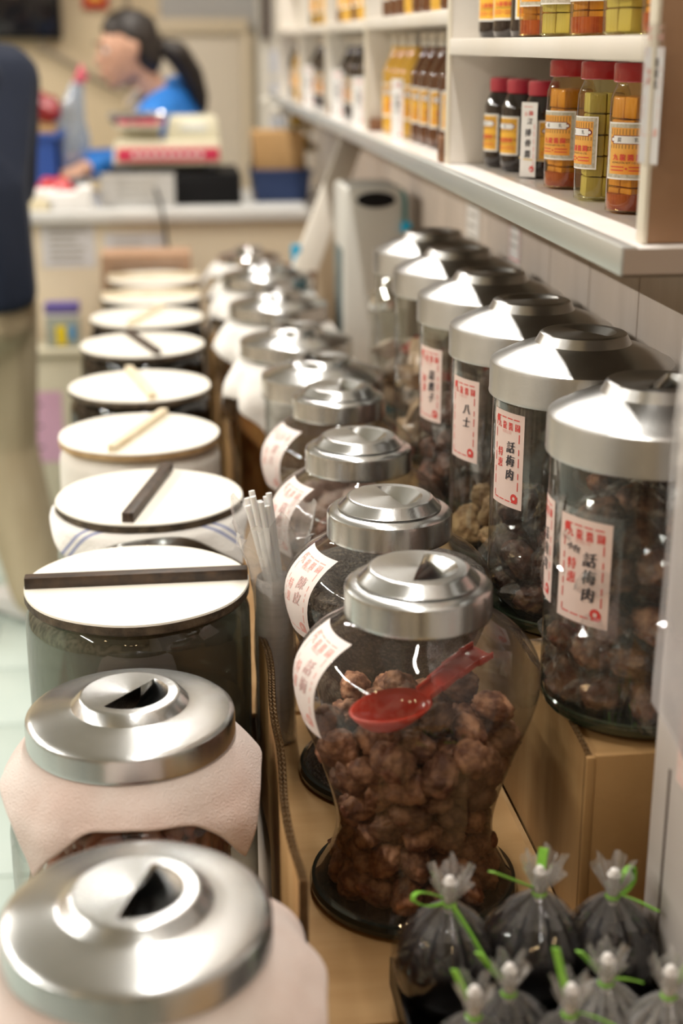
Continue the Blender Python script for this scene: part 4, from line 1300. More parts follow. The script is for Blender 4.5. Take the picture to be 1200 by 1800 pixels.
RLID = M('red metal lid', (0.42, 0.012, 0.016), 0.3, coat=0.4)
RLIDM = M('glossy dark red cap', (0.40, 0.02, 0.045), 0.25, coat=0.5)
CHILI_L = M('chili oil', (0.26, 0.055, 0.008), 0.15, col2=(0.40, 0.13, 0.015), scale=30, coat=.3)
CUBE_Y = M('pale bean curd', (0.62, 0.50, 0.16), 0.45, col2=(0.70, 0.60, 0.24), scale=40, bump=.2, bscale=150)
CUBE_O = M('chili bean curd', (0.75, 0.42, 0.06), 0.4, col2=(0.42, 0.12, 0.015), scale=70, bump=.2, bscale=150, contrast=(.52, .66))
GLS_Y = glass('greenish brine glass', tint=(0.90, 0.88, 0.62), edge=(0.55, 0.52, 0.25), f0=0.07)
GLS_O = glass('amber oil glass', tint=(0.95, 0.80, 0.50), edge=(0.6, 0.3, 0.08), f0=0.07)
SAUCE_G = M('dark soy glass', (0.014, 0.008, 0.007), 0.06, coat=0.6)
REDSED = M('red chili sediment', (0.26, 0.03, 0.012), 0.4, col2=(0.4, 0.1, 0.03), scale=80)

def lathe_mesh(name, prof, mat, n=40):
    o = MB().lathe(prof, n).build(name, mat)
    me = o.data; bpy.data.objects.remove(o); return me
def cube_mesh():
    o = MB().box(-1, 1, -1, 1, -1, 1).build('c', None, bevel=0.16, seg=2); me = o.data; bpy.data.objects.remove(o); return me
CUBE_A = cube_mesh(); CUBE_A.materials.append(CUBE_Y)
CUBE_B = CUBE_A.copy(); CUBE_B.materials.clear(); CUBE_B.materials.append(CUBE_O)
TR, TH = 0.0268, 0.1375
gp = smooth_prof([(TR * .86, 0.001), (TR * .97, .004), (TR, 0.010), (TR, 0.095), (TR * .97, .106), (TR * .86, .114), (TR * .80, .118), (TR * .80, .123)], 3)
TOFU_G = {k: lathe_mesh('glass_body', gp, m) for k, m in (('pale', GLS_Y), ('chili', GLS_O))}
TOFU_L = lathe_mesh('screw_lid', [(TR * .90, .1195), (TR * .93, .1205), (TR * .93, .1345), (TR * .90, .1365), (TR * .8, .1372), (0, .1368)], RLID)
SED = lathe_mesh('sediment', [(0, .0025), (TR * .9, .003), (TR * .955, .008), (TR * .955, .018), (0, .0195)], REDSED)
def add_art(t, R, a0, zc, w, h, plate, yellow=False):
    fn = cyl_map(R, a0, zc)
    lab = paper_on(fn, -w / 2, w / 2, -h / 2, h / 2, MATS['white label'], t, 'paper_label', 14, 1, 0.0003)
    jar_art(w, h, plate, yellow).build(fn, lab, h0=0.0005, dh=0.00012)
def tofu_jar(label, x, y, z, kind, la, group, seed=0):
    t = empty('bean_curd_jar', label, 'jar', (x, y, z), group=group)
    link('glass_body', TOFU_G[kind], None, t)
    link('screw_lid', TOFU_L, None, t)
    rnd = random.Random(seed)
    rot = rnd.uniform(0, 1.5)
    for k in range(5):
        for i in (-1, 1):
            for j in (-1, 1):
                c = link('bean_curd_cube', CUBE_A if kind == 'pale' else CUBE_B, None, t, smooth=False)
                px, py = i * 0.0088, j * 0.0088
                c.location = (px * math.cos(rot) - py * math.sin(rot), px * math.sin(rot) + py * math.cos(rot), 0.0135 + k * 0.0208)
                c.rotation_euler = (rnd.uniform(-.04, .04), rnd.uniform(-.04, .04), rot + rnd.uniform(-.06, .06))
                c.scale = (0.0086, 0.0086, 0.0099)
    if kind == 'chili':
        link('sediment', SED, None, t)
    add_art(t, TR, la, 0.058, 0.049, 0.052, '腐乳')
    return t
gp2 = smooth_prof([(0.0005, 0.001), (.020, 0.001), (.0228, .006), (.0238, .014), (.0238, .070), (.0228, .080), (.0185, .091), (.0165, .095)], 3)
SOY_B = lathe_mesh('glass_body', gp2, SAUCE_G)
SOY_L = lathe_mesh('screw_lid', [(.0165, .0945), (.0182, .0955), (.0186, .108), (.0180, .1115), (.0150, .113), (0, .1128)], RLIDM)
def soy_jar(label, x, y, z, la, group, art=True):
    t = empty('sauce_jar', label, 'jar', (x, y, z), group=group)
    link('glass_body', SOY_B, None, t); link('screw_lid', SOY_L, None, t)
    if art: add_art(t, 0.0238, la, 0.044, 0.040, 0.047, '醬', True)
    return t
def facing(x, y, off):      # direction from a jar towards the shop side, turned by off degrees
    return math.atan2(-y, -x) + math.radians(off)
G1 = 'red capped sauce jars on the shelf'
S_ = [(0.4455, 1.885), (0.4515, 1.815), (0.4555, 1.722)]
soy_jar('black sauce jar with red cap beside the shelf divider', *S_[0], SZ, facing(*S_[0], -62), G1)
soy_jar('black sauce jar with red cap between two other sauce jars', *S_[1], SZ, facing(*S_[1], -52), G1)
t = soy_jar('black sauce jar with a tall paper slip held by a rubber band', *S_[2], SZ, facing(*S_[2], 35), G1)
# paper slip with brush writing and its rubber band
a0 = facing(*S_[2], -38)
ca, sa = math.cos(a0), math.sin(a0)
fn = lambda u, v, h: ((0.0252 + h) * ca - u * sa + 0.0, (0.0252 + h) * sa + u * ca, 0.045 + v)
slip = MB()
pv = [fn(-0.0118, -0.043, 0), fn(0.0118, -0.043, 0), fn(0.0118, 0.043, 0.0004), fn(-0.0118, 0.043, 0.0004)]
pv2 = [fn(-0.0118, -0.043, 0.0005), fn(0.0118, -0.043, 0.0005), fn(0.0118, 0.043, 0.0009), fn(-0.0118, 0.043, 0.0009)]
slip.add(pv + pv2, [(3, 2, 1, 0), (4, 5, 6, 7), (0, 1, 5, 4), (1, 2, 6, 5), (2, 3, 7, 6), (3, 0, 4, 7)])
sl = slip.build('paper_slip', PAPER_W, t, smooth=False)
s = Sheet()
s.rect('red ink', -0.008, 0.005, 0.0375, 0.0381).vtext('red ink', '園', 0.0028, 0.0305, 0.0062, bold=.0002).vtext('pale red ink', '醬', -0.0045, 0.0295, 0.0055)
s.vtext('black ink', '江', 0.0020, 0.0215, 0.0080, bold=.0003, shear=.2)
s.vtext('black ink', '排骨醬', -0.0005, 0.0085, 0.0092, step=1.35, bold=.0003, shear=.15, rot=.06)
for k in range(6): s.rect('red ink', 0.0082, 0.0088, 0.012 - k * .0085, 0.0185 - k * .0085)
s.disc('red ink', 0.0062, -0.0335, 0.0036).disc('white paper', 0.0062, -0.0342, 0.0014)
s.build(fn, sl, h0=0.0012)
rb = [( (0.0262) * math.cos(q), (0.0262) * math.sin(q), 0.0228 + 0.001 * math.sin(q)) for q in [2 * PI * k / 40 for k in range(41)]]
MB().tube(rb, 0.0008, 6, cap=False).build('rubber_band', M('yellow rubber', (0.75, 0.55, 0.2), .5), t)

G2 = 'bean curd jars on the lower shelf'
T_ = [(0.4520, 1.590), (0.4500, 1.462), (0.4480, 1.345)]
tofu_jar('red capped bean curd jar with chili next to the black sauce jars', *T_[0], SZ, 'chili', facing(*T_[0], -40), G2, 1)
tofu_jar('red capped jar of pale yellow bean curd between two chili jars', *T_[1], SZ, 'pale', facing(*T_[1], -62), G2, 2)
tofu_jar('red capped bean curd jar with chili beside the hanging price tag', *T_[2], SZ, 'chili', facing(*T_[2], -18), G2, 3)
UZ = 1.4072
G3 = 'jars on the board above the shelf'
for k, (x, y) in enumerate(((0.431, 1.872), (0.430, 1.785), (0.436, 1.722))):
    soy_jar('black sauce jar on the upper board above the red capped ones', x, y, UZ, facing(x, y, [-30, -30, 0][k]), G3)
for k, (x, y, kd, of) in enumerate(((0.425, 1.622, 'chili', -22), (0.425, 1.532, 'pale', -22), (0.426, 1.420, 'chili', -30), (0.428, 1.318, 'pale', -20), (0.43, 1.215, 'chili', -5))):
    tofu_jar({'chili': 'chili bean curd jar standing on the upper board', 'pale': 'pale bean curd jar standing on the upper board'}[kd], x, y, UZ, kd, facing(x, y, of), G3 + (' pale' if kd == 'pale' else ' chili'), 10 + k)

# hanging price tag in a plastic sleeve on the first upright
fa = math.radians(186)
pt = empty('price_tag', 'faded shop price tag in a clear sleeve hung on the first upright', 'tag', (0, 0, 0))
hx, hy = 0.3805, 1.122
fn = lambda u, v, h: (hx - h + 0.22 * (u + .014) * 1.0, hy - u * 0.96, 1.372 + v)
paper_on(fn, -0.016, 0.016, -0.0645, 0.044, FILM, pt, 'sleeve', 3, 6, 0.0016)
pp = paper_on(fn, -0.0145, 0.0145, -0.062, 0.026, M('bluish white paper', (0.76, 0.76, 0.78), .7), pt, 'paper', 3, 6, 0.0002)
price_art(0.029, 0.088, '醬腐乳', '', '特價', pale=True).build(fn, pp, h0=0.0005)

# ---- bottles in the further bays
BOT = smooth_prof([(0.0005, 0.001), (.024, 0.001), (.0275, .006), (.0285, .015), (.0285, .098), (.0265, .112), (.016, .134), (.0125, .150), (.0125, .166)], 3)
mGold = M('golden oil', (0.62, 0.33, 0.03), 0.12, col2=(.70, .42, .06), scale=6, coat=.5)
mAmbB = M('dark amber oil', (0.075, 0.022, 0.006), 0.1, col2=(.13, .045, .012), scale=6, coat=.5)
mBlk = M('black sauce', (0.018, 0.009, 0.007), 0.1, coat=.5)
mClr = M('pale bottle neck glass', (0.45, 0.42, 0.36), 0.08, coat=.6)
ART_CACHE = {}
def bottle_proto(key, mat, yellow):
    t = empty('sauce_bottle', 'x', 'bottle')
    link('glass_body', lathe_mesh('glass_body', BOT, mat, 28), None, t)
    MB().lathe([(.0138, .150), (.0142, .151), (.0142, .170), (.012, .172), (0, .1715)], 24).build('cap', M('pale silver cap', (0.62, 0.58, 0.52), .3, .5), t)
    add_art(t, .0285, 0, 0.058, 0.062, 0.058, '醬油', yellow)
    return t
PROTO = {'gold': bottle_proto('gold', mGold, True), 'amber': bottle_proto('amber', mAmbB, True), 'black': bottle_proto('black', mBlk, False)}
USED = set()
def bottle(kind, label, group, x, y, z, off, s=1.0):
    p = PROTO[kind]
    t = p if kind not in USED else copy_tree(p)
    USED.add(kind)
    t.location = (x, y, z); t.rotation_euler = (0, 0, facing(x, y, off)); t.scale = (s, s, s)
    tag(t, label, 'bottle', group)
    return t
for k, (x, y) in enumerate(((0.432, 2.655), (0.437, 2.590), (0.441, 2.520), (0.49, 2.62))):
    bottle('gold', 'golden oil bottle with yellow label in the second shelf bay', 'golden bottles in the second bay', x, y, SZ, -20 + 9 * k)
for k, (x, y) in enumerate(((0.443, 2.415), (0.444, 2.345), (0.445, 2.270), (0.447, 2.195), (0.448, 2.12))):
    bottle('amber', 'dark amber sauce bottle with yellow label in the second shelf bay', 'amber bottles in the second bay', x, y, SZ, -15 + 7 * k)
for k in range(6):
    bottle('black', 'black sauce bottle with orange label in the third shelf bay', 'black bottles in the third bay', 0.432 + 0.004 * (k % 2), 3.30 - 0.085 * k, SZ, -15 + 6 * k)
for k in range(5):
    bottle('black', 'black sauce bottle with orange label in the fourth shelf bay', 'black bottles in the fourth bay', 0.432 + 0.004 * (k % 2), 3.95 - 0.09 * k, SZ, -15 + 6 * k)
bottle('gold', 'golden bottle standing alone in the fifth shelf bay', None, 0.425, 4.35, SZ, 0)
bottle('black', 'dark bottle behind the lone golden bottle in the fifth bay', None, 0.43, 4.55, SZ, 0)
UZ2 = 1.4447
for k in range(9):
    bottle(('amber', 'amber', 'gold', 'amber', 'amber', 'gold', 'amber', 'amber', 'amber')[k], ('amber' if k not in (2, 5) else 'golden') + ' bottle on the upper board of the second bay', 'upper bottles of the second bay ' + ('a' if k not in (2, 5) else 'b'), 0.428, 2.02 + 0.078 * k, UZ2, -10 + 5 * (k % 4))
for k in range(7):
    bottle('gold' if k % 3 else 'amber', ('golden' if k % 3 else 'amber') + ' bottle on the upper board of the third bay', 'upper bottles of the third bay ' + ('b' if k % 3 else 'a'), 0.428, 2.82 + 0.085 * k, UZ2, -10 + 5 * (k % 4))
for k in range(6):
    bottle('black' if k % 2 else 'gold', ('black' if k % 2 else 'golden') + ' bottle on the upper board of the fourth bay', 'upper bottles of the fourth bay ' + ('a' if k % 2 else 'b'), 0.428, 3.47 + 0.09 * k, UZ2, -10 + 5 * (k % 4))
# white paper price slips standing at the shelf front
for k, (x, y, hgt, wd, lb) in enumerate(((0.398, 2.455, 0.098, 0.022, 'tall white price slip between golden and amber bottles'),
                                   (0.392, 2.900, 0.092, 0.026, 'tall white price slip before the third bay bottles'),
                                   (0.392, 3.250, 0.100, 0.030, 'broad white price slip at the far end of the third bay'),
                                   (0.390, 3.860, 0.100, 0.026, 'white price slip standing before the fourth bay bottles'))):
    t = empty('price_slip', lb, 'tag', (x, y, SZ))
    a0 = facing(x, y, -25)
    ca, sa = math.cos(a0), math.sin(a0)
    fnp = lambda u, v, h, ca=ca, sa=sa: (h * ca - u * sa, h * sa + u * ca, v)
    MB().add([fnp(u, v, h) for h in (0, 0.0008) for v in (0, hgt) for u in (-wd / 2, wd / 2)], [(0, 2, 3, 1), (4, 5, 7, 6), (0, 1, 5, 4), (2, 6, 7, 3), (1, 3, 7, 5), (0, 4, 6, 2)]).build('card', PAPER_W, t, smooth=False)
    fnq = lambda u, v, h, f0=fnp, hg=hgt: f0(u, v + hg / 2, h)
    s = Sheet(); s.vtext('black ink', '生抽王', 0, hgt * .2, wd * .42, bold=.0003); s.rect('red ink', wd * .3, wd * .33, -hgt * .4, hgt * .3); s.text('red ink', '九龍', 0, hgt * .4, wd * .3); s.disc('red ink', wd * .25, -hgt * .42, wd * .1)
    s.build(fnq, t, h0=0.0011)
# notices on the wall under the shelf
for k, (y, z, wd, hg, lb) in enumerate(((2.42, 1.10, 0.10, 0.13, 'white paper notice on the panel wall below the shelf'), (2.12, 1.135, 0.07, 0.10, 'reddish edged notice on the panel wall below the shelf'))):
    t = empty('wall_notice', lb, 'notice', (0, 0, 0))
    fnw = lambda u, v, h, y=y, z=z: (0.5255 - h, y - u, z + v)
    paper_on(fnw, -wd / 2, wd / 2, -hg / 2, hg / 2, PAPER_W, t, 'paper', 1, 1, 0.0004)
    s = Sheet()
    if k: s.frame('red ink', -wd / 2 + .004, wd / 2 - .004, -hg / 2 + .004, hg / 2 - .004, .002)
    for q in range(5): s.rect('grey print', -wd * .35, wd * (.35 - .08 * (q % 3)), hg * .3 - q * hg * .14, hg * .33 - q * hg * .14)
    s.build(fnw, t, h0=0.0008)

# ================================================================= COUNTER AND WHAT STANDS ON IT
CT = 0.965; CY = 4.02
mCream = M('cream counter panel', (0.72, 0.62, 0.46), 0.55, col2=(.75, .66, .5), scale=4)
ct = empty('service_counter', 'cream shop counter with pale grey top and taped notices', 'counter', (0, 0, 0))
MB().box(-0.75, 0.50, CY, 4.58, 0.0, CT - 0.03).build('front_panel', mCream, ct, bevel=0.003)
MB().box(-0.77, 0.515, CY - 0.03, 4.60, CT - 0.03, CT).build('counter_top', M('pale grey top', (0.62, 0.62, 0.60), .3, col2=(.68, .68, .66), scale=9), ct, bevel=0.004)
def notice(x0, x1, z0, z1, y, parent, lines, seed=0):
    fnn = lambda u, v, h: (u, y - h, v)
    p = paper_on(fnn, x0, x1, z0, z1, M('bluish white notice', (0.72, 0.72, 0.74), .7), parent, 'notice_paper', 1, 1, 0.001)
    s = Sheet(); rnd = random.Random(seed)
    for k in range(lines):
        zz = z1 - (z1 - z0) * (k + 1) / (lines + 1)
        s.rect('grey print', x0 + (x1 - x0) * .15, x1 - (x1 - x0) * rnd.uniform(.1, .4), zz, zz + (z1 - z0) * .05)
    s.build(fnn, p, h0=0.0016)
notice(-0.335, -0.190, 0.812, 0.928, CY, ct, 6, 1)
notice(-0.165, 0.005, 0.830, 0.905, CY, ct, 3, 2)

# cash drawer with a sheet in front, and the scale on top
cd = empty('cash_drawer', 'black cash drawer below the weighing scale on the counter', 'cash drawer', (0.02, 4.25, CT))
MB().box(-0.17, 0.205, -0.10, 0.20, 0.0, 0.088).build('body', M('black enamel', (0.008, 0.008, 0.009), .5, spec=.15), cd, bevel=0.004)
MB().box(-0.165, 0.2, -0.104, -0.099, 0.008, 0.075).build('drawer_front', MATS['black enamel'], cd, bevel=0.002)
ws = empty('display_sheet', 'white printed sheet in an acrylic stand before the cash drawer', 'sign', (-0.065, 4.12, CT))
MB().box(-0.105, 0.10, -0.002, 0.002, 0.004, 0.092).build('sheet', PAPER_W, ws, smooth=False)
MB().box(-0.108, 0.103, -0.006, -0.003, 0.0, 0.094).build('acrylic_panel', FILM, ws, smooth=False)
fns = lambda u, v, h: (u, -0.0022 - h, v)
s = Sheet()
for k in range(4): s.rect('grey print', -0.06, 0.055 - .02 * (k % 2), 0.07 - k * .015, 0.074 - k * .015)
s.build(fns, ws)
wsc = empty('weighing_scale', 'cream electronic weighing scale with red banner and steel pan', 'scale', (0.02, 4.27, CT + 0.0885))
mIv = M('ivory plastic', (0.66, 0.62, 0.46), 0.45)
b = MB()
b.add([(-0.155, -0.10, 0.02), (0.155, -0.10, 0.02), (0.155, 0.14, 0.02), (-0.155, 0.14, 0.02), (-0.15, -0.085, 0.085), (0.15, -0.085, 0.085), (0.15, 0.14, 0.085), (-0.15, 0.14, 0.085)],
      [(3, 2, 1, 0), (4, 5, 6, 7), (0, 1, 5, 4), (1, 2, 6, 5), (2, 3, 7, 6), (3, 0, 4, 7)])
b.build('body', mIv, wsc, bevel=0.008)
MB().add([(-0.005, -0.02, 0.083), (0.152, -0.02, 0.083), (0.152, 0.13, 0.083), (-0.005, 0.13, 0.083), (0.005, 0.0, 0.145), (0.145, 0.0, 0.145), (0.14, 0.12, 0.150), (0.01, 0.12, 0.150)],
         [(3, 2, 1, 0), (4, 5, 6, 7), (0, 1, 5, 4), (1, 2, 6, 5), (2, 3, 7, 6), (3, 0, 4, 7)]).build('display_head', mIv, wsc, bevel=0.006)
MB().box(0.04, 0.115, -0.016, -0.008, 0.105, 0.130).build('display_window', M('pale display', (0.75, 0.77, 0.75), .2), wsc, bevel=0.002)
sb = MB().box(-0.142, 0.145, -0.1035, -0.094, 0.032, 0.068).build('red_banner', M('crimson banner', (0.62, 0.03, 0.09), .5), wsc, bevel=0.001)
sr = Sheet()
for k in range(9): sr.rect('white label', -0.10 + k * .023, -0.085 + k * .023, 0.044, 0.056)
sr.build(lambda u, v, h: (u, -0.1036 - h, v), sb)
MB().box(-0.11, 0.11, -0.07, 0.12, 0.0, 0.02).build('base', M('dark scale base', (0.03, 0.03, 0.03), .5), wsc, bevel=0.004)
MB().box(-0.13, -0.02, -0.02, 0.09, 0.085, 0.12).build('pan_post', mIv, wsc, bevel=0.005)
v = [];
MB().add([(-0.145, -0.06, 0.12), (-0.015, -0.06, 0.12), (-0.015, 0.11, 0.12), (-0.145, 0.11, 0.12), (-0.165, -0.085, 0.158), (0.0, -0.085, 0.158), (0.0, 0.13, 0.158), (-0.165, 0.13, 0.158)],
         [(0, 1, 2, 3), (0, 4, 5, 1), (1, 5, 6, 2), (2, 6, 7, 3), (3, 7, 4, 0)]).build('steel_pan', STEEL, wsc, bevel=0.0)
cb = MB().tube(arc((-0.02, 4.11, CT + 0.05), (0.0, 3.93, CT + 0.03), (0.005, 3.975, CT - 0.06), 8) + arc((0.006, 3.98, CT - 0.07), (0.012, 3.99, CT - 0.12), (0.02, 4.0, CT - 0.2), 5), 0.0045, 8).build('power_cable', M('black cable', (0.02, 0.02, 0.02), .5))
tag(cb, 'black cable hanging down over the counter edge', 'cable')

# things at the left end of the counter
bl = empty('storage_crate', 'blue plastic crate on the counter beside the shop worker', 'crate', (-0.405, 4.47, CT))
BLU = M('blue plastic', (0.02, 0.07, 0.30), .45)
c_ = MB().box(-0.13, 0.11, -0.11, 0.13, 0, 0.012)
for bx_ in ((-0.13, 0.11, -0.11, -0.10), (-0.13, 0.11, 0.12, 0.13), (-0.13, -0.12, -0.11, 0.13), (0.10, 0.11, -0.11, 0.13)): c_.box(*bx_, 0, 0.17)
c_.build('body', BLU, bl, smooth=False)
MB().box(-0.14, 0.12, -0.12, 0.14, 0.17, 0.188).build('rim', BLU, bl, bevel=0.004)
MB().box(-0.12, 0.10, -0.10, 0.12, 0.188, 0.205).build('cardboard_cover', CARD, bl, bevel=0.002)
def blob(name, label, cat, loc, r, mat, seed, sc=(1, 1, 1), amp=0.35, freq=1.6, group=None):
    bm = bmesh.new(); bmesh.ops.create_icosphere(bm, subdivisions=4, radius=1)
    for q in bm.verts:
        c = q.co.normalized()
        k = 1 + amp * (noise.noise(c * freq + Vector((seed, 0, 0))) + 0.5 * (1 - abs(noise.noise(c * freq * 2.4 + Vector((seed, 3, 0)))) * 2))
        q.co = Vector((c.x * sc[0], c.y * sc[1], max(c.z, -0.75) * sc[2])) * k * r
    zmin = min(q.co.z for q in bm.verts)
    for q in bm.verts: q.co.z -= zmin
    me = bpy.data.meshes.new(name); bm.to_mesh(me); bm.free()
    o = link(name, me, mat, None, loc)
    return tag(o, label, cat, group)
blob('shopping_bag', 'crumpled dark red plastic bag on the blue crate', 'bag', (-0.375, 4.45, CT + 0.205), 0.062, M('dark red plastic', (0.28, 0.012, 0.02), .3, coat=.3), 1, (1.2, 1, .8))
blob('shopping_bag', 'crumpled white plastic bag on the blue crate', 'bag', (-0.475, 4.44, CT + 0.205), 0.040, M('white plastic', (0.75, 0.74, 0.72), .35), 2, (1, 1, 1))
blob('shopping_bag', 'crumpled red plastic bag on the counter before the worker', 'bag', (-0.30, 4.20, CT), 0.045, M('red plastic', (0.5, 0.012, 0.02), .3, coat=.3), 5, (1.1, .8, .8))
for k, (x, y, sx, sy, h, m, lb) in enumerate(((-0.345, 4.10, .05, .06, .03, 'ivory', 'flat cream paper packet at the counter edge'), (-0.27, 4.09, .045, .05, .045, 'w', 'small white packet stack on the counter'),
                                       (-0.335, 4.10, .04, .045, .022, 'w', 'white packet lying on the cream packet'), (-0.215, 4.10, .02, .06, .06, 'w', 'upright folded white paper beside the display sheet'))):
    z = CT + (0.0305 if k == 2 else 0)
    tag(MB().box(x - sx, x + sx, y - sy, y + sy, z, z + h).build('paper_packet', M('cream packet', (0.74, 0.66, 0.46), .6) if m == 'ivory' else PAPER_W, bevel=0.006), lb, 'packet')

# right end: blue bin with carton and flowers
bn = empty('storage_bin', 'navy blue bin with a carton in it at the counter end', 'bin', (0.345, 4.30, CT))
NAV = M('navy plastic', (0.012, 0.035, 0.12), .4)
MB().add([(-0.075, -0.09, 0), (0.075, -0.09, 0), (0.075, 0.1, 0), (-0.075, 0.1, 0), (-0.085, -0.10, 0.088), (0.085, -0.10, 0.088), (0.085, 0.11, 0.088), (-0.085, 0.11, 0.088)],
         [(3, 2, 1, 0), (0, 1, 5, 4), (1, 2, 6, 5), (2, 3, 7, 6), (3, 0, 4, 7)]).build('body', NAV, bn, smooth=False)
MB().box(-0.09, 0.09, -0.105, -0.096, 0.08, 0.092).build('rim', NAV, bn, bevel=0.002)
o = MB().box(-0.072, 0.072, -0.08, 0.09, 0.004, 0.195).build('carton', CARD, None, (0.340, 4.31, CT), bevel=0.003)
tag(o, 'brown carton standing inside the navy blue bin', 'box')
fv = empty('flower_bunch', 'bunch of white and yellow flowers standing behind the carton', 'flowers', (0.41, 4.47, CT))
MB().lathe([(0, 0), (.03, 0), (.036, .05), (.03, .12), (.034, .14)], 20).build('vase', M('green vase', (0.1, 0.16, 0.1), .3), fv)
rnd = random.Random(9)
leaf = MB()
for k in range(16):
    a = rnd.uniform(0, 6.28); e_ = Vector((0.09 * math.cos(a) * rnd.random(), 0.07 * math.sin(a) * rnd.random(), 0.17 + 0.10 * rnd.random()))
    leaf.tube([(0, 0, 0.08), tuple(e_ * 0.7), tuple(e_)], 0.002, 5)
leaf.build('stem', M('leaf green', (0.12, 0.2, 0.06), .6), fv)
for k, (x, y, z, r, c) in enumerate(((-0.05, -0.02, 0.235, 0.028, 'w'), (-0.085, 0, 0.262, 0.024, 'w'), (0.0, -0.03, 0.205, 0.026, 'y'), (0.035, -0.02, 0.19, 0.022, 'y'), (0.02, -0.04, 0.15, 0.024, 'y'), (0.03, 0.02, 0.24, 0.018, 'y'), (0.045, -0.04, 0.13, 0.02, 'y'))):
    mb = MB()
    for q in range(14):
        a = q * 2.4; el = -0.3 + 1.7 * q / 14
        dv = Vector((math.cos(a) * math.cos(el), math.sin(a) * math.cos(el), math.sin(el)))
        sd = dv.cross(Vector((0, 0, 1))).normalized(); u2 = sd.cross(dv)
        mb.obox(dv * r * 0.6, dv * r * 0.45, sd * r * 0.4, u2 * r * 0.08)
    mb.build('bloom', M('white petal', (0.78, 0.76, 0.7), .6) if c == 'w' else M('yellow petal', (0.6, 0.38, 0.03), .6), fv, (x, y, z), bevel=0.001, smooth=True)

# low cabinet with display pack and pink sheet, left of the table
lc = empty('low_cabinet', 'low cream cabinet with a pink sheet taped on its front', 'cabinet', (-0.25, 3.86, 0))
MB().box(-0.22, 0.072, 0.0, 0.125, 0, 0.598).build('body', M('pale cream board', (0.66, 0.62, 0.48), .6), lc, bevel=0.003)
MB().box(-0.23, 0.082, -0.012, 0.128, 0.598, 0.616).build('top', MATS['pale cream board'], lc, bevel=0.003)
fnc = lambda u, v, h: (u, -0.0005 - h, v)
pk = paper_on(fnc, -0.14, -0.045, 0.30, 0.50, M('pink sheet', (0.70, 0.42, 0.58), .7), lc, 'pink_sheet', 1, 1, 0.0006)
s = Sheet()
for k in range(3): s.rect('black ink', -0.115, -0.10, 0.46 - k * .06, 0.466 - k * .06)
s.build(fnc, pk, h0=0.001)
dp = empty('display_pack', 'small display carton with purple top and yellow and blue packs', 'carton', (-0.282, 3.91, 0.616))
MB().box(-0.045, 0.045, -0.03, 0.03, 0, 0.085).build('body', M('grey green card', (0.36, 0.40, 0.36), .5), dp, bevel=0.002)
MB().box(-0.046, 0.046, -0.031, 0.031, 0.092, 0.118).build('purple_header', M('purple card', (0.12, 0.09, 0.34), .5), dp, bevel=0.002)
MB().box(-0.046, 0.046, -0.031, 0.031, 0.085, 0.092).build('white_band', PAPER_W, dp, bevel=0.001)
MB().box(-0.018, 0.010, -0.034, -0.029, 0.008, 0.06).build('yellow_pack', M('yellow pack', (0.85, 0.66, 0.02), .4), dp, bevel=0.001)
MB().box(0.014, 0.034, -0.034, -0.029, 0.02, 0.06).build('blue_pack', M('blue pack', (0.12, 0.34, 0.62), .4), dp, bevel=0.001)

# carton behind the last board lid, leaning board, appliance, cloth stack
cx = empty('brown_carton', 'brown carton wrapped in tape behind the last board lid', 'box', (-0.05, 3.83, 0.56))
MB().box(-0.115, 0.118, -0.07, 0.07, 0, 0.32).build('body', M('red brown carton', (0.42, 0.25, 0.15), .6, col2=(.48, .3, .19), scale=9), cx, bevel=0.003)
MB().box(-0.09, 0.09, -0.0725, -0.0695, 0.19, 0.30).build('clear_wrap', FILM, cx, smooth=False)
lb_ = MB()
d_ = (Vector((0.478, 3.55, 1.215)) - Vector((0.335, 3.30, 0.94))); dn = d_.normalized()
sd = Vector((0.25, -1, 0.1)).cross(dn).normalized()
lb_.obox(Vector((0.395, 3.405, 1.055)), dn * 0.30, sd * 0.030, dn.cross(sd) * 0.006)
tag(lb_.build('leaning_board', M('pale plank', (0.74, 0.69, 0.6), .6, col2=(.78, .74, .66), scale=5), bevel=0.002), 'long pale plank leaning diagonally under the shelf', 'plank')
ap = empty('water_filter', 'pale upright appliance with black handle hole and teal side strip', 'appliance', (0.424, 2.985, 0.6385))
mAp = M('pale grey enamel', (0.62, 0.62, 0.58), .4)
MB().box(-0.060, 0.064, -0.08, 0.10, 0, 0.488).build('body', mAp, ap, bevel=0.012)
MB().box(-0.0612, -0.058, -0.055, 0.075, 0.05, 0.36).build('side_panel', M('dark teal panel', (0.05, 0.10, 0.11), .3), ap, bevel=0.002)
hh_ = MB().lathe([(0, 0.0), (0.04, 0.0), (0.04, 0.003), (0, 0.004)], 24, (0.0, 0.0, 0)).build('handle_hole', MATS['black enamel'], ap, (0.005, -0.079, 0.462))
hh_.rotation_euler = (PI / 2, 0, 0); hh_.scale = (1, 0.40, 1)
MB().tube([(0.066, -0.08, 0.40), (0.066, -0.08, 0.46), (0.06, -0.078, 0.48)], 0.005, 8).build('teal_strip', M('teal plastic', (0.06, 0.2, 0.2), .4), ap)
CYAN = M('cyan plastic', (0.0, 0.42, 0.72), .35)
MB().box(0.058, 0.078, -0.092, -0.074, 0.395, 0.418).build('cyan_clip', CYAN, ap, bevel=0.004)
cl = empty('bag_clip', 'bright cyan plastic clip behind the cloth covered jars', 'clip', (0.300, 3.285, 0.935))
MB().box(-0.011, 0.011, -0.006, 0.006, 0, 0.028).build('grip', CYAN, cl, bevel=0.004)
MB().box(-0.009, 0.009, -0.008, 0.008, -0.03, 0.002).build('jaw', CYAN, cl, bevel=0.003)
bk = MB().box(0.262, 0.345, 3.26, 3.42, 0.6385, 0.904).build('brown_box', M('dark brown carton', (0.16, 0.09, 0.05), .7), bevel=0.003)
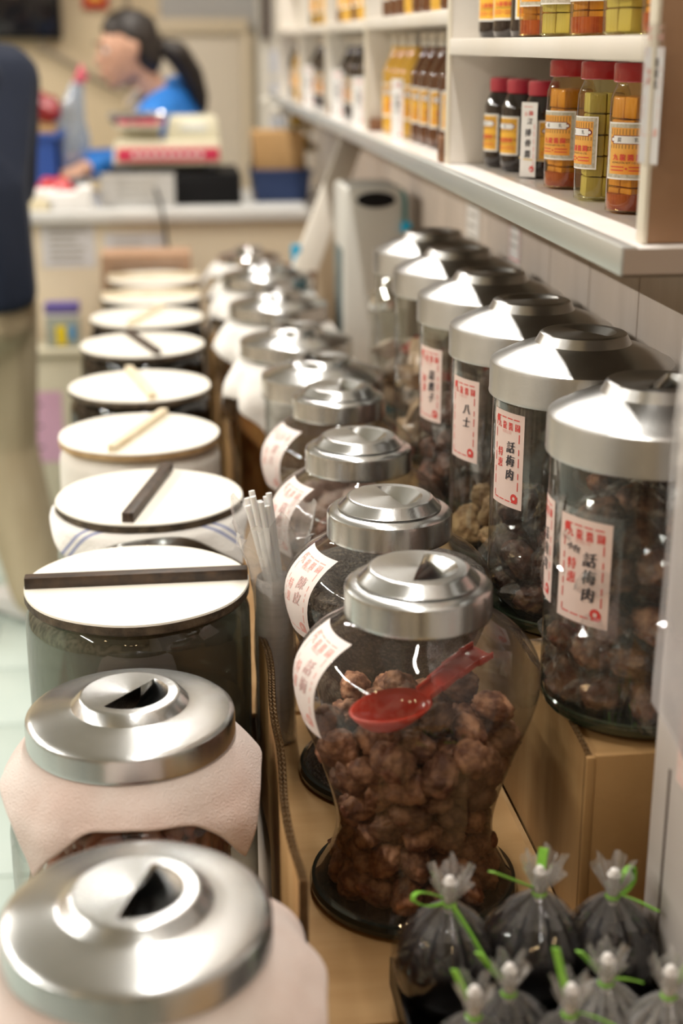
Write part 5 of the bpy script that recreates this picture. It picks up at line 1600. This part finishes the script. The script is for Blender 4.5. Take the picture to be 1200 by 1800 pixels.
tag(bk, 'dark brown carton under the cyan clip', 'box')

# back wall clutter: screen, framed print, pipe
tv = empty('wall_screen', 'black wall screen on the beige back wall', 'screen', (-0.62, 6.05, 1.42))
MB().box(-0.25, 0.25, -0.04, 0.03, 0, 0.3).build('housing', MATS['black enamel'], tv, bevel=0.006)
MB().box(-0.235, 0.235, -0.043, -0.038, 0.015, 0.285).build('panel', M('dark screen', (0.01, 0.01, 0.012), .1), tv, bevel=0.002)
fp = empty('framed_print', 'small red and yellow framed print on the back wall', 'picture', (-0.235, 6.08, 1.535))
MB().box(-0.05, 0.05, -0.015, 0.01, 0, 0.12).build('frame', M('red lacquer', (0.45, 0.03, 0.01), .4), fp, bevel=0.003)
MB().box(-0.025, 0.025, -0.018, -0.014, 0.03, 0.09).build('print', M('yellow print', (0.7, 0.4, 0.05), .6), fp, smooth=False)
pp = MB().tube([(-0.47, 6.05, 1.40), (-0.2, 6.05, 1.24), (-0.12, 6.05, 1.20), (-0.1, 6.05, 1.9)], 0.012, 10).build('wall_pipe', M('grey brown pipe', (0.25, 0.2, 0.15), .6))
tag(pp, 'thin brownish pipe running slanted along the back wall', 'pipe')
for k, (z0, z1) in enumerate(((1.05, 1.14), (1.17, 1.26), (1.29, 1.38))):
    t = empty('post_sticker', ['lowest', 'middle', 'topmost'][k] + ' pale bluish sticker on the white corner post', 'sticker', (0, 0, 0))
    fz = lambda u, v, h: (u, 5.8495 - h, v)
    paper_on(fz, 0.44, 0.50, z0, z1, M('bluish sticker', (0.6, 0.63, 0.72), .6), t, 'paper', 1, 1, .0008)

# ================================================================= PEOPLE
def ell(c, r, rot=None):
    return (Vector(c), Vector(r if isinstance(r, (tuple, list)) else (r, r, r)), rot)
def hull(bm, *es):
    vs = []
    tmp = bmesh.new(); bmesh.ops.create_icosphere(tmp, subdivisions=2, radius=1)
    base = [v.co.copy() for v in tmp.verts]; tmp.free()
    for c, r, rot in es:
        for b_ in base:
            p = Vector((b_.x * r.x, b_.y * r.y, b_.z * r.z))
            if rot is not None: p = rot @ p
            vs.append(bm.verts.new(c + p))
    res = bmesh.ops.convex_hull(bm, input=vs)
    dead = [g for g in res['geom_interior'] if isinstance(g, bmesh.types.BMVert)]
    bmesh.ops.delete(bm, geom=dead, context='VERTS')
def chain(bm, pts):
    for a, b_ in zip(pts[:-1], pts[1:]): hull(bm, ell(*a), ell(*b_))
def grown(name, build, mat, parent, voxel=0.008, smooth=6):
    bm = bmesh.new(); build(bm)
    bmesh.ops.recalc_face_normals(bm, faces=bm.faces)
    me = bpy.data.meshes.new(name); bm.to_mesh(me); bm.free()
    o = bpy.data.objects.new(name, me); COL.objects.link(o)
    r = o.modifiers.new('r', 'REMESH'); r.mode = 'VOXEL'; r.voxel_size = voxel
    s = o.modifiers.new('s', 'SMOOTH'); s.factor = 0.5; s.iterations = smooth
    dg = bpy.context.evaluated_depsgraph_get()
    me2 = bpy.data.meshes.new_from_object(o.evaluated_get(dg))
    bpy.data.objects.remove(o)
    me2.name = name
    me2.materials.clear()
    return link(name, me2, mat, parent)
SKIN = M('warm skin', (0.62, 0.36, 0.25), 0.5, sss=0.15)
HAIR = M('black hair', (0.012, 0.009, 0.008), 0.45, col2=(.03, .022, .018), scale=90, stretch=(1, 1, .2))
def hand(bm, w, d, up, s=1.0, curl=0.5):
    """palm with four unequal bent fingers and a thumb; w wrist, d pointing, up = back of hand"""
    d = Vector(d).normalized(); up = Vector(up).normalized(); sd = d.cross(up).normalized(); w = Vector(w)
    pc = w + d * 0.05 * s
    hull(bm, ell(w, 0.022 * s), ell(w + d * 0.075 * s + sd * 0.026 * s, 0.0125 * s), ell(w + d * 0.078 * s - sd * 0.026 * s, 0.0125 * s))
    for k, (o_, l) in enumerate(((-0.030, 0.066), (-0.010, 0.076), (0.010, 0.070), (0.029, 0.054))):
        a = w + d * 0.075 * s + sd * o_ * s
        b_ = a + (d * 0.9 - up * curl * 0.4).normalized() * l * 0.5 * s
        c = b_ + (d * 0.7 - up * curl).normalized() * l * 0.5 * s
        chain(bm, [(a, 0.0095 * s), (b_, 0.0085 * s), (c, 0.0072 * s)])
    a = w + d * 0.025 * s - sd * 0.022 * s
    b_ = a + (d * 0.6 - sd * 0.8).normalized() * 0.038 * s
    c = b_ + (d * 0.9 - sd * 0.25 - up * .2).normalized() * 0.030 * s
    chain(bm, [(a, 0.0125 * s), (b_, 0.010 * s), (c, 0.0085 * s)])
def head(bm, c, fwd, s=1.0):
    fwd = Vector(fwd).normalized(); up = Vector((0, 0, 1)); sd = fwd.cross(up).normalized(); up = sd.cross(fwd)
    rot = Matrix((sd, fwd, up)).transposed()
    P_ = lambda x, y, z: Vector(c) + (sd * x + fwd * y + up * z) * s
    E_ = lambda p, r: ell(P_(*p), tuple(q * s for q in r), rot)
    hull(bm, E_((0, -0.012, 0.03), (0.073, 0.090, 0.080)), E_((0, 0.012, 0.0), (0.066, 0.078, 0.07)))
    hull(bm, E_((0, 0.025, -0.02), (0.060, 0.060, 0.055)), E_((0, 0.052, -0.092), (0.026, 0.024, 0.020)), E_((0, 0.0, -0.05), (0.058, 0.045, 0.05)))
    hull(bm, E_((0, 0.082, 0.012), (0.007, 0.010, 0.010)), E_((0, 0.100, -0.028), (0.012, 0.012, 0.010)))       # nose
    for q in (-1, 1):
        hull(bm, E_((q * 0.014, 0.088, -0.032), (0.007, 0.008, 0.006)), E_((q * 0.006, 0.092, -0.030), (0.006, 0.006, 0.006)))
        hull(bm, E_((q * 0.030, 0.078, 0.030), (0.020, 0.010, 0.006)), E_((q * 0.032, 0.076, 0.026), (0.016, 0.010, 0.006)))   # brow
        hull(bm, E_((q * 0.071, -0.008, 0.012), (0.008, 0.016, 0.018)), E_((q * 0.068, -0.004, -0.022), (0.006, 0.009, 0.012)))   # ear
    hull(bm, E_((-0.018, 0.080, -0.056), (0.008, 0.007, 0.005)), E_((0, 0.088, -0.055), (0.010, 0.008, 0.006)), E_((0.018, 0.080, -0.056), (0.008, 0.007, 0.005)))
    hull(bm, E_((-0.014, 0.078, -0.066), (0.008, 0.007, 0.006)), E_((0, 0.084, -0.067), (0.010, 0.008, 0.006)), E_((0.014, 0.078, -0.066), (0.008, 0.007, 0.006)))
    return P_, rot
def face_bits(parent, P_, rot, s=1.0):
    for q in (-1, 1):
        mb = MB().lathe([(0.0, -0.011), (0.006, -0.009), (0.0105, -0.003), (0.011, 0.0), (0.0105, 0.003), (0.006, 0.009), (0, 0.011)], 16)
        e_ = mb.build('eye', M('eye white', (0.75, 0.73, 0.7), .2), parent, tuple(P_(q * 0.031, 0.072, 0.008)))
        i_ = MB().lathe([(0, 0.0), (0.0055, 0.0), (0.004, 0.0018), (0, 0.0024)], 14).build('iris', M('dark iris', (0.02, 0.012, 0.008), .15), parent, tuple(P_(q * 0.031, 0.0825, 0.008)))
        i_.rotation_euler = (rot @ Matrix.Rotation(-PI / 2, 3, 'X')).to_euler()
        b_ = MB().box(-0.017, 0.017, -0.002, 0.003, -0.003, 0.003).build('eyebrow', HAIR, parent, tuple(P_(q * 0.032, 0.0865, 0.031)), bevel=0.001)
        b_.rotation_euler = rot.to_euler()
    l_ = MB().box(-0.021, 0.021, -0.003, 0.003, -0.006, 0.006).build('lips', M('lip', (0.5, 0.17, 0.14), .45), parent, tuple(P_(0, 0.0895, -0.0605)), bevel=0.0028)
    l_.rotation_euler = rot.to_euler()

# ---- shop worker behind the counter, turned to the left
WB = Vector((-0.02, 4.86, 0.0))
wm = empty('person', 'dark haired woman with ponytail in blue jacket behind the counter', 'person', tuple(WB))
HC = Vector((-0.075, -0.10, 1.382))
WF = Vector((-1.0, -0.30, -0.12))
keep = {}
def wbody(bm):
    keep['h'] = head(bm, HC, WF)
    chain(bm, [((-0.045, -0.085, 1.33), 0.052), ((0.02, -0.055, 1.225), 0.052)])
    hull(bm, ell((0.0, -0.20, 1.17), (0.05, 0.05, 0.05)), ell((0.06, 0.10, 1.20), (0.05, 0.05, 0.05)), ell((0.06, -0.04, 1.02), (0.11, 0.13, 0.1)))
    hull(bm, ell((0.06, -0.04, 1.02), (0.11, 0.13, 0.1)), ell((0.05, -0.02, 0.80), (0.11, 0.16, 0.10)))
    for q in (-1, 1):
        chain(bm, [((0.02, -0.02 + q * 0.085, 0.80), 0.085), ((0.0, -0.02 + q * 0.09, 0.45), 0.055), ((0.02, -0.02 + q * 0.09, 0.08), 0.036)])
        hull(bm, ell((0.03, -0.02 + q * 0.09, 0.04), 0.035), ell((-0.12, -0.02 + q * 0.1, 0.03), (0.05, 0.035, 0.022)))
    chain(bm, [((-0.01, -0.20, 1.17), 0.045), ((-0.07, -0.27, 1.04), 0.037), ((-0.21, -0.42, 1.045), 0.026)])
    hand(bm, (-0.21, -0.42, 1.045), (-0.7, -0.5, -0.15), (0, 0, 1), 0.92)
    chain(bm, [((-0.01, 0.12, 1.18), 0.045), ((-0.10, 0.13, 1.02), 0.037), ((-0.26, -0.02, 1.04), 0.026)])
    hand(bm, (-0.26, -0.02, 1.04), (-0.9, -0.35, -0.1), (0, 0, 1), 0.92)
grown('body', wbody, SKIN, wm, 0.0075, 5)
P_, rot = keep['h']
face_bits(wm, P_, rot)
def whair(bm):
    E_ = lambda p, r: ell(P_(*p), r, rot)
    hull(bm, E_((0, -0.028, 0.045), (0.080, 0.086, 0.080)), E_((0, -0.01, 0.062), (0.072, 0.082, 0.066)), E_((0, -0.062, -0.025), (0.073, 0.05, 0.062)))
    hull(bm, E_((0, -0.115, 0.0), (0.026, 0.03, 0.026)), E_((0, -0.075, 0.02), (0.03, 0.03, 0.03)))
def wtail(bm):
    chain(bm, [(P_(0, -0.115, 0.0), 0.026), (P_(0.0, -0.165, -0.03), 0.042), (P_(0.01, -0.205, -0.10), 0.040), (P_(0.01, -0.225, -0.17), 0.028), (P_(0.01, -0.232, -0.215), 0.010)])
hr = grown('hair', whair, HAIR, wm, 0.007, 5)
grown('ponytail', wtail, HAIR, hr, 0.007, 4)
JBLUE = M('bright blue jacket', (0.015, 0.17, 0.58), 0.7, col2=(.02, .20, .64), scale=8, bump=.3, bscale=25)
def wjacket(bm):
    hull(bm, ell((0.0, -0.205, 1.175), (0.066, 0.06, 0.06)), ell((0.085, 0.08, 1.245), (0.075, 0.06, 0.06)), ell((0.04, -0.04, 1.00), (0.17, 0.155, 0.1)))
    hull(bm, ell((0.04, -0.04, 1.02), (0.17, 0.155, 0.1)), ell((0.05, -0.02, 0.78), (0.14, 0.175, 0.06)))
    hull(bm, ell((0.03, -0.05, 1.25), (0.062, 0.075, 0.03)), ell((0.05, -0.04, 1.17), (0.085, 0.14, 0.05)))
    chain(bm, [((0.0, -0.205, 1.17), 0.064), ((-0.06, -0.275, 1.045), 0.053), ((-0.185, -0.395, 1.047), 0.038)])
    chain(bm, [((0.06, 0.105, 1.19), 0.064), ((-0.06, 0.13, 1.02), 0.053), ((-0.22, 0.012, 1.036), 0.038)])
grown('jacket', wjacket, JBLUE, wm, 0.009, 5)
def wtrous(bm):
    for q in (-1, 1):
        chain(bm, [((0.02, -0.02 + q * 0.085, 0.80), 0.098), ((0.0, -0.02 + q * 0.09, 0.45), 0.07), ((0.02, -0.02 + q * 0.09, 0.07), 0.055)])
    hull(bm, ell((0.02, -0.02, 0.84), (0.122, 0.17, 0.06)), ell((0.02, -0.02, 0.74), (0.12, 0.17, 0.07)))
grown('trousers', wtrous, M('dark trousers', (0.03, 0.03, 0.04), .8), wm, 0.011, 5)
def wcollar(bm):
    hull(bm, ell((-0.075, -0.075, 1.225), (0.012, 0.03, 0.02)), ell((-0.045, -0.10, 1.262), (0.012, 0.02, 0.014)))
grown('collar', wcollar, M('cream collar', (0.72, 0.6, 0.45), .8), wm, 0.005, 3)
# clear bag with blue print that she holds up
hb = empty('plastic_bag', 'clear bag with blue and red print held before the woman', 'bag', (-0.262, 4.525, CT + 0.002))
v = []; f = []
n, m = 28, 16
for j in range(m + 1):
    tt = j / m
    for i in range(n):
        a = 2 * PI * i / n
        r_ = 0.058 * (1 - 0.72 * max(0, (tt - 0.45) / 0.55)) * (1 + 0.14 * math.sin(5 * a + 3 * tt) + 0.2 * noise.noise((math.cos(a) * 2, math.sin(a) * 2, tt * 5)))
        v.append((r_ * math.cos(a) * 1.0 + 0.055 * tt ** 2 - 0.03, 0.6 * r_ * math.sin(a), 0.33 * tt))
for j in range(m):
    for i in range(n):
        f.append((j * n + i, j * n + (i + 1) % n, (j + 1) * n + (i + 1) % n, (j + 1) * n + i))
MB().add(v, f).build('film', glass('pale blue film', tint=(.75, .82, .92), edge=(.6, .7, .85), f0=.1, haze=.5, haze_col=(.5, .64, .85), rough=.15), hb)
MB().tube([(0.02, 0, 0.325), (0.03, -0.008, 0.345), (0.035, 0, 0.365), (0.045, 0.004, 0.345), (0.03, 0.0, 0.325)], 0.012, 8).build('knot', M('pink red film', (0.72, 0.14, 0.2), .4), hb)

# ---- customer at the left edge, back half turned, mid stride
MBs = Vector((-0.468, 3.42, 0.0))
mn = empty('person', 'person in navy pullover, khaki trousers and white shoes beside the table', 'person', tuple(MBs))
mn.scale = (1, 1, 0.955)
MF = Vector((-0.75, 0.66, 0)).normalized(); MS = Vector((0.66, 0.75, 0)).normalized()
Q = lambda s, f_, z: MS * s + MF * f_ + Vector((0, 0, z))
def mbody(bm):
    keep['m'] = head(bm, Q(0, 0.05, 1.62), MF, 1.05)
    chain(bm, [(Q(0, 0.01, 1.55), 0.06), (Q(0, -0.01, 1.44), 0.062)])
    hull(bm, ell(Q(-0.17, 0, 1.40), 0.06), ell(Q(0.17, 0, 1.40), 0.06), ell(Q(0, 0.01, 1.12), 0.13))
    hull(bm, ell(Q(0, 0.01, 1.12), 0.135), ell(Q(0, 0, 0.90), 0.13))
    for sg, kf, ff_ in ((-1, 0.16, 0.34), (1, 0.03, -0.10)):
        chain(bm, [(Q(sg * 0.09, 0, 0.88), 0.085), (Q(sg * 0.095, kf * .8, 0.47), 0.058), (Q(sg * 0.095, ff_ * .8, 0.08), 0.038)])
    for sg in (-1, 1):
        chain(bm, [(Q(sg * 0.19, 0, 1.39), 0.052), (Q(sg * 0.22, 0.06, 1.12), 0.042), (Q(sg * 0.14, 0.27, 1.10), 0.028)])
        hand(bm, Q(sg * 0.14, 0.27, 1.10), MF + Vector((0, 0, .1)), (0, 0, 1))
grown('body', mbody, SKIN, mn, 0.011, 5)
P2, rot2 = keep['m']
face_bits(mn, P2, rot2)
def mhair(bm):
    E_ = lambda p, r: ell(P2(*p), r, rot2)
    hull(bm, E_((0, -0.028, 0.048), (0.082, 0.088, 0.080)), E_((0, -0.01, 0.064), (0.074, 0.082, 0.066)), E_((0, -0.06, -0.01), (0.072, 0.048, 0.05)))
grown('hair', mhair, HAIR, mn, 0.008, 4)
def mshirt(bm):
    hull(bm, ell(Q(-0.17, 0, 1.395), 0.078), ell(Q(0.17, 0, 1.395), 0.078), ell(Q(0, 0.0, 1.13), (0.165, 0.165, 0.12)))
    hull(bm, ell(Q(0, 0.0, 1.15), (0.165, 0.165, 0.12)), ell(Q(0, -0.01, 0.865), (0.165, 0.165, 0.03)))
    hull(bm, ell(Q(0, 0, 1.47), (0.075, 0.075, 0.03)), ell(Q(0, 0, 1.40), (0.12, 0.12, 0.05)))
    for sg in (-1, 1):
        chain(bm, [(Q(sg * 0.185, 0, 1.385), 0.075), (Q(sg * 0.22, 0.055, 1.12), 0.062), (Q(sg * 0.15, 0.245, 1.10), 0.044)])
grown('pullover', mshirt, M('navy pullover', (0.004, 0.010, 0.028), .9, col2=(.007, .014, .036), scale=7, bump=.3, bscale=20), mn, 0.011, 6)
def mtr(bm):
    hull(bm, ell(Q(0, 0, 0.90), (0.15, 0.15, 0.05)), ell(Q(0, 0, 0.80), (0.155, 0.15, 0.06)))
    for sg, kf, ff_ in ((-1, 0.16, 0.34), (1, 0.03, -0.10)):
        chain(bm, [(Q(sg * 0.08, 0, 0.84), 0.112), (Q(sg * 0.095, kf * .8, 0.47), 0.092), (Q(sg * 0.095, ff_ * .8, 0.09), 0.078)])
grown('trousers', mtr, M('khaki cotton', (0.42, 0.34, 0.22), .85, col2=(.50, .42, .29), scale=6, bump=.5, bscale=14, stretch=(2, 2, .6)), mn, 0.011, 4)
for sg, ff_ in ((-1, 0.34), (1, -0.10)):
    def msh(bm, sg=sg, ff_=ff_):
        hull(bm, ell(Q(sg * .095, ff_ * .8 - .04, .05), (.045, .045, .045)), ell(Q(sg * .10, ff_ * .8 + .14, .035), (.045, .045, .03)))
        hull(bm, ell(Q(sg * .095, ff_ * .8 - .05, .016), (.048, .048, .013)), ell(Q(sg * .10, ff_ * .8 + .15, .016), (.048, .048, .013)))
    grown('shoe', msh, M('white trainer', (0.72, 0.72, 0.72), .5), mn, 0.007, 3)
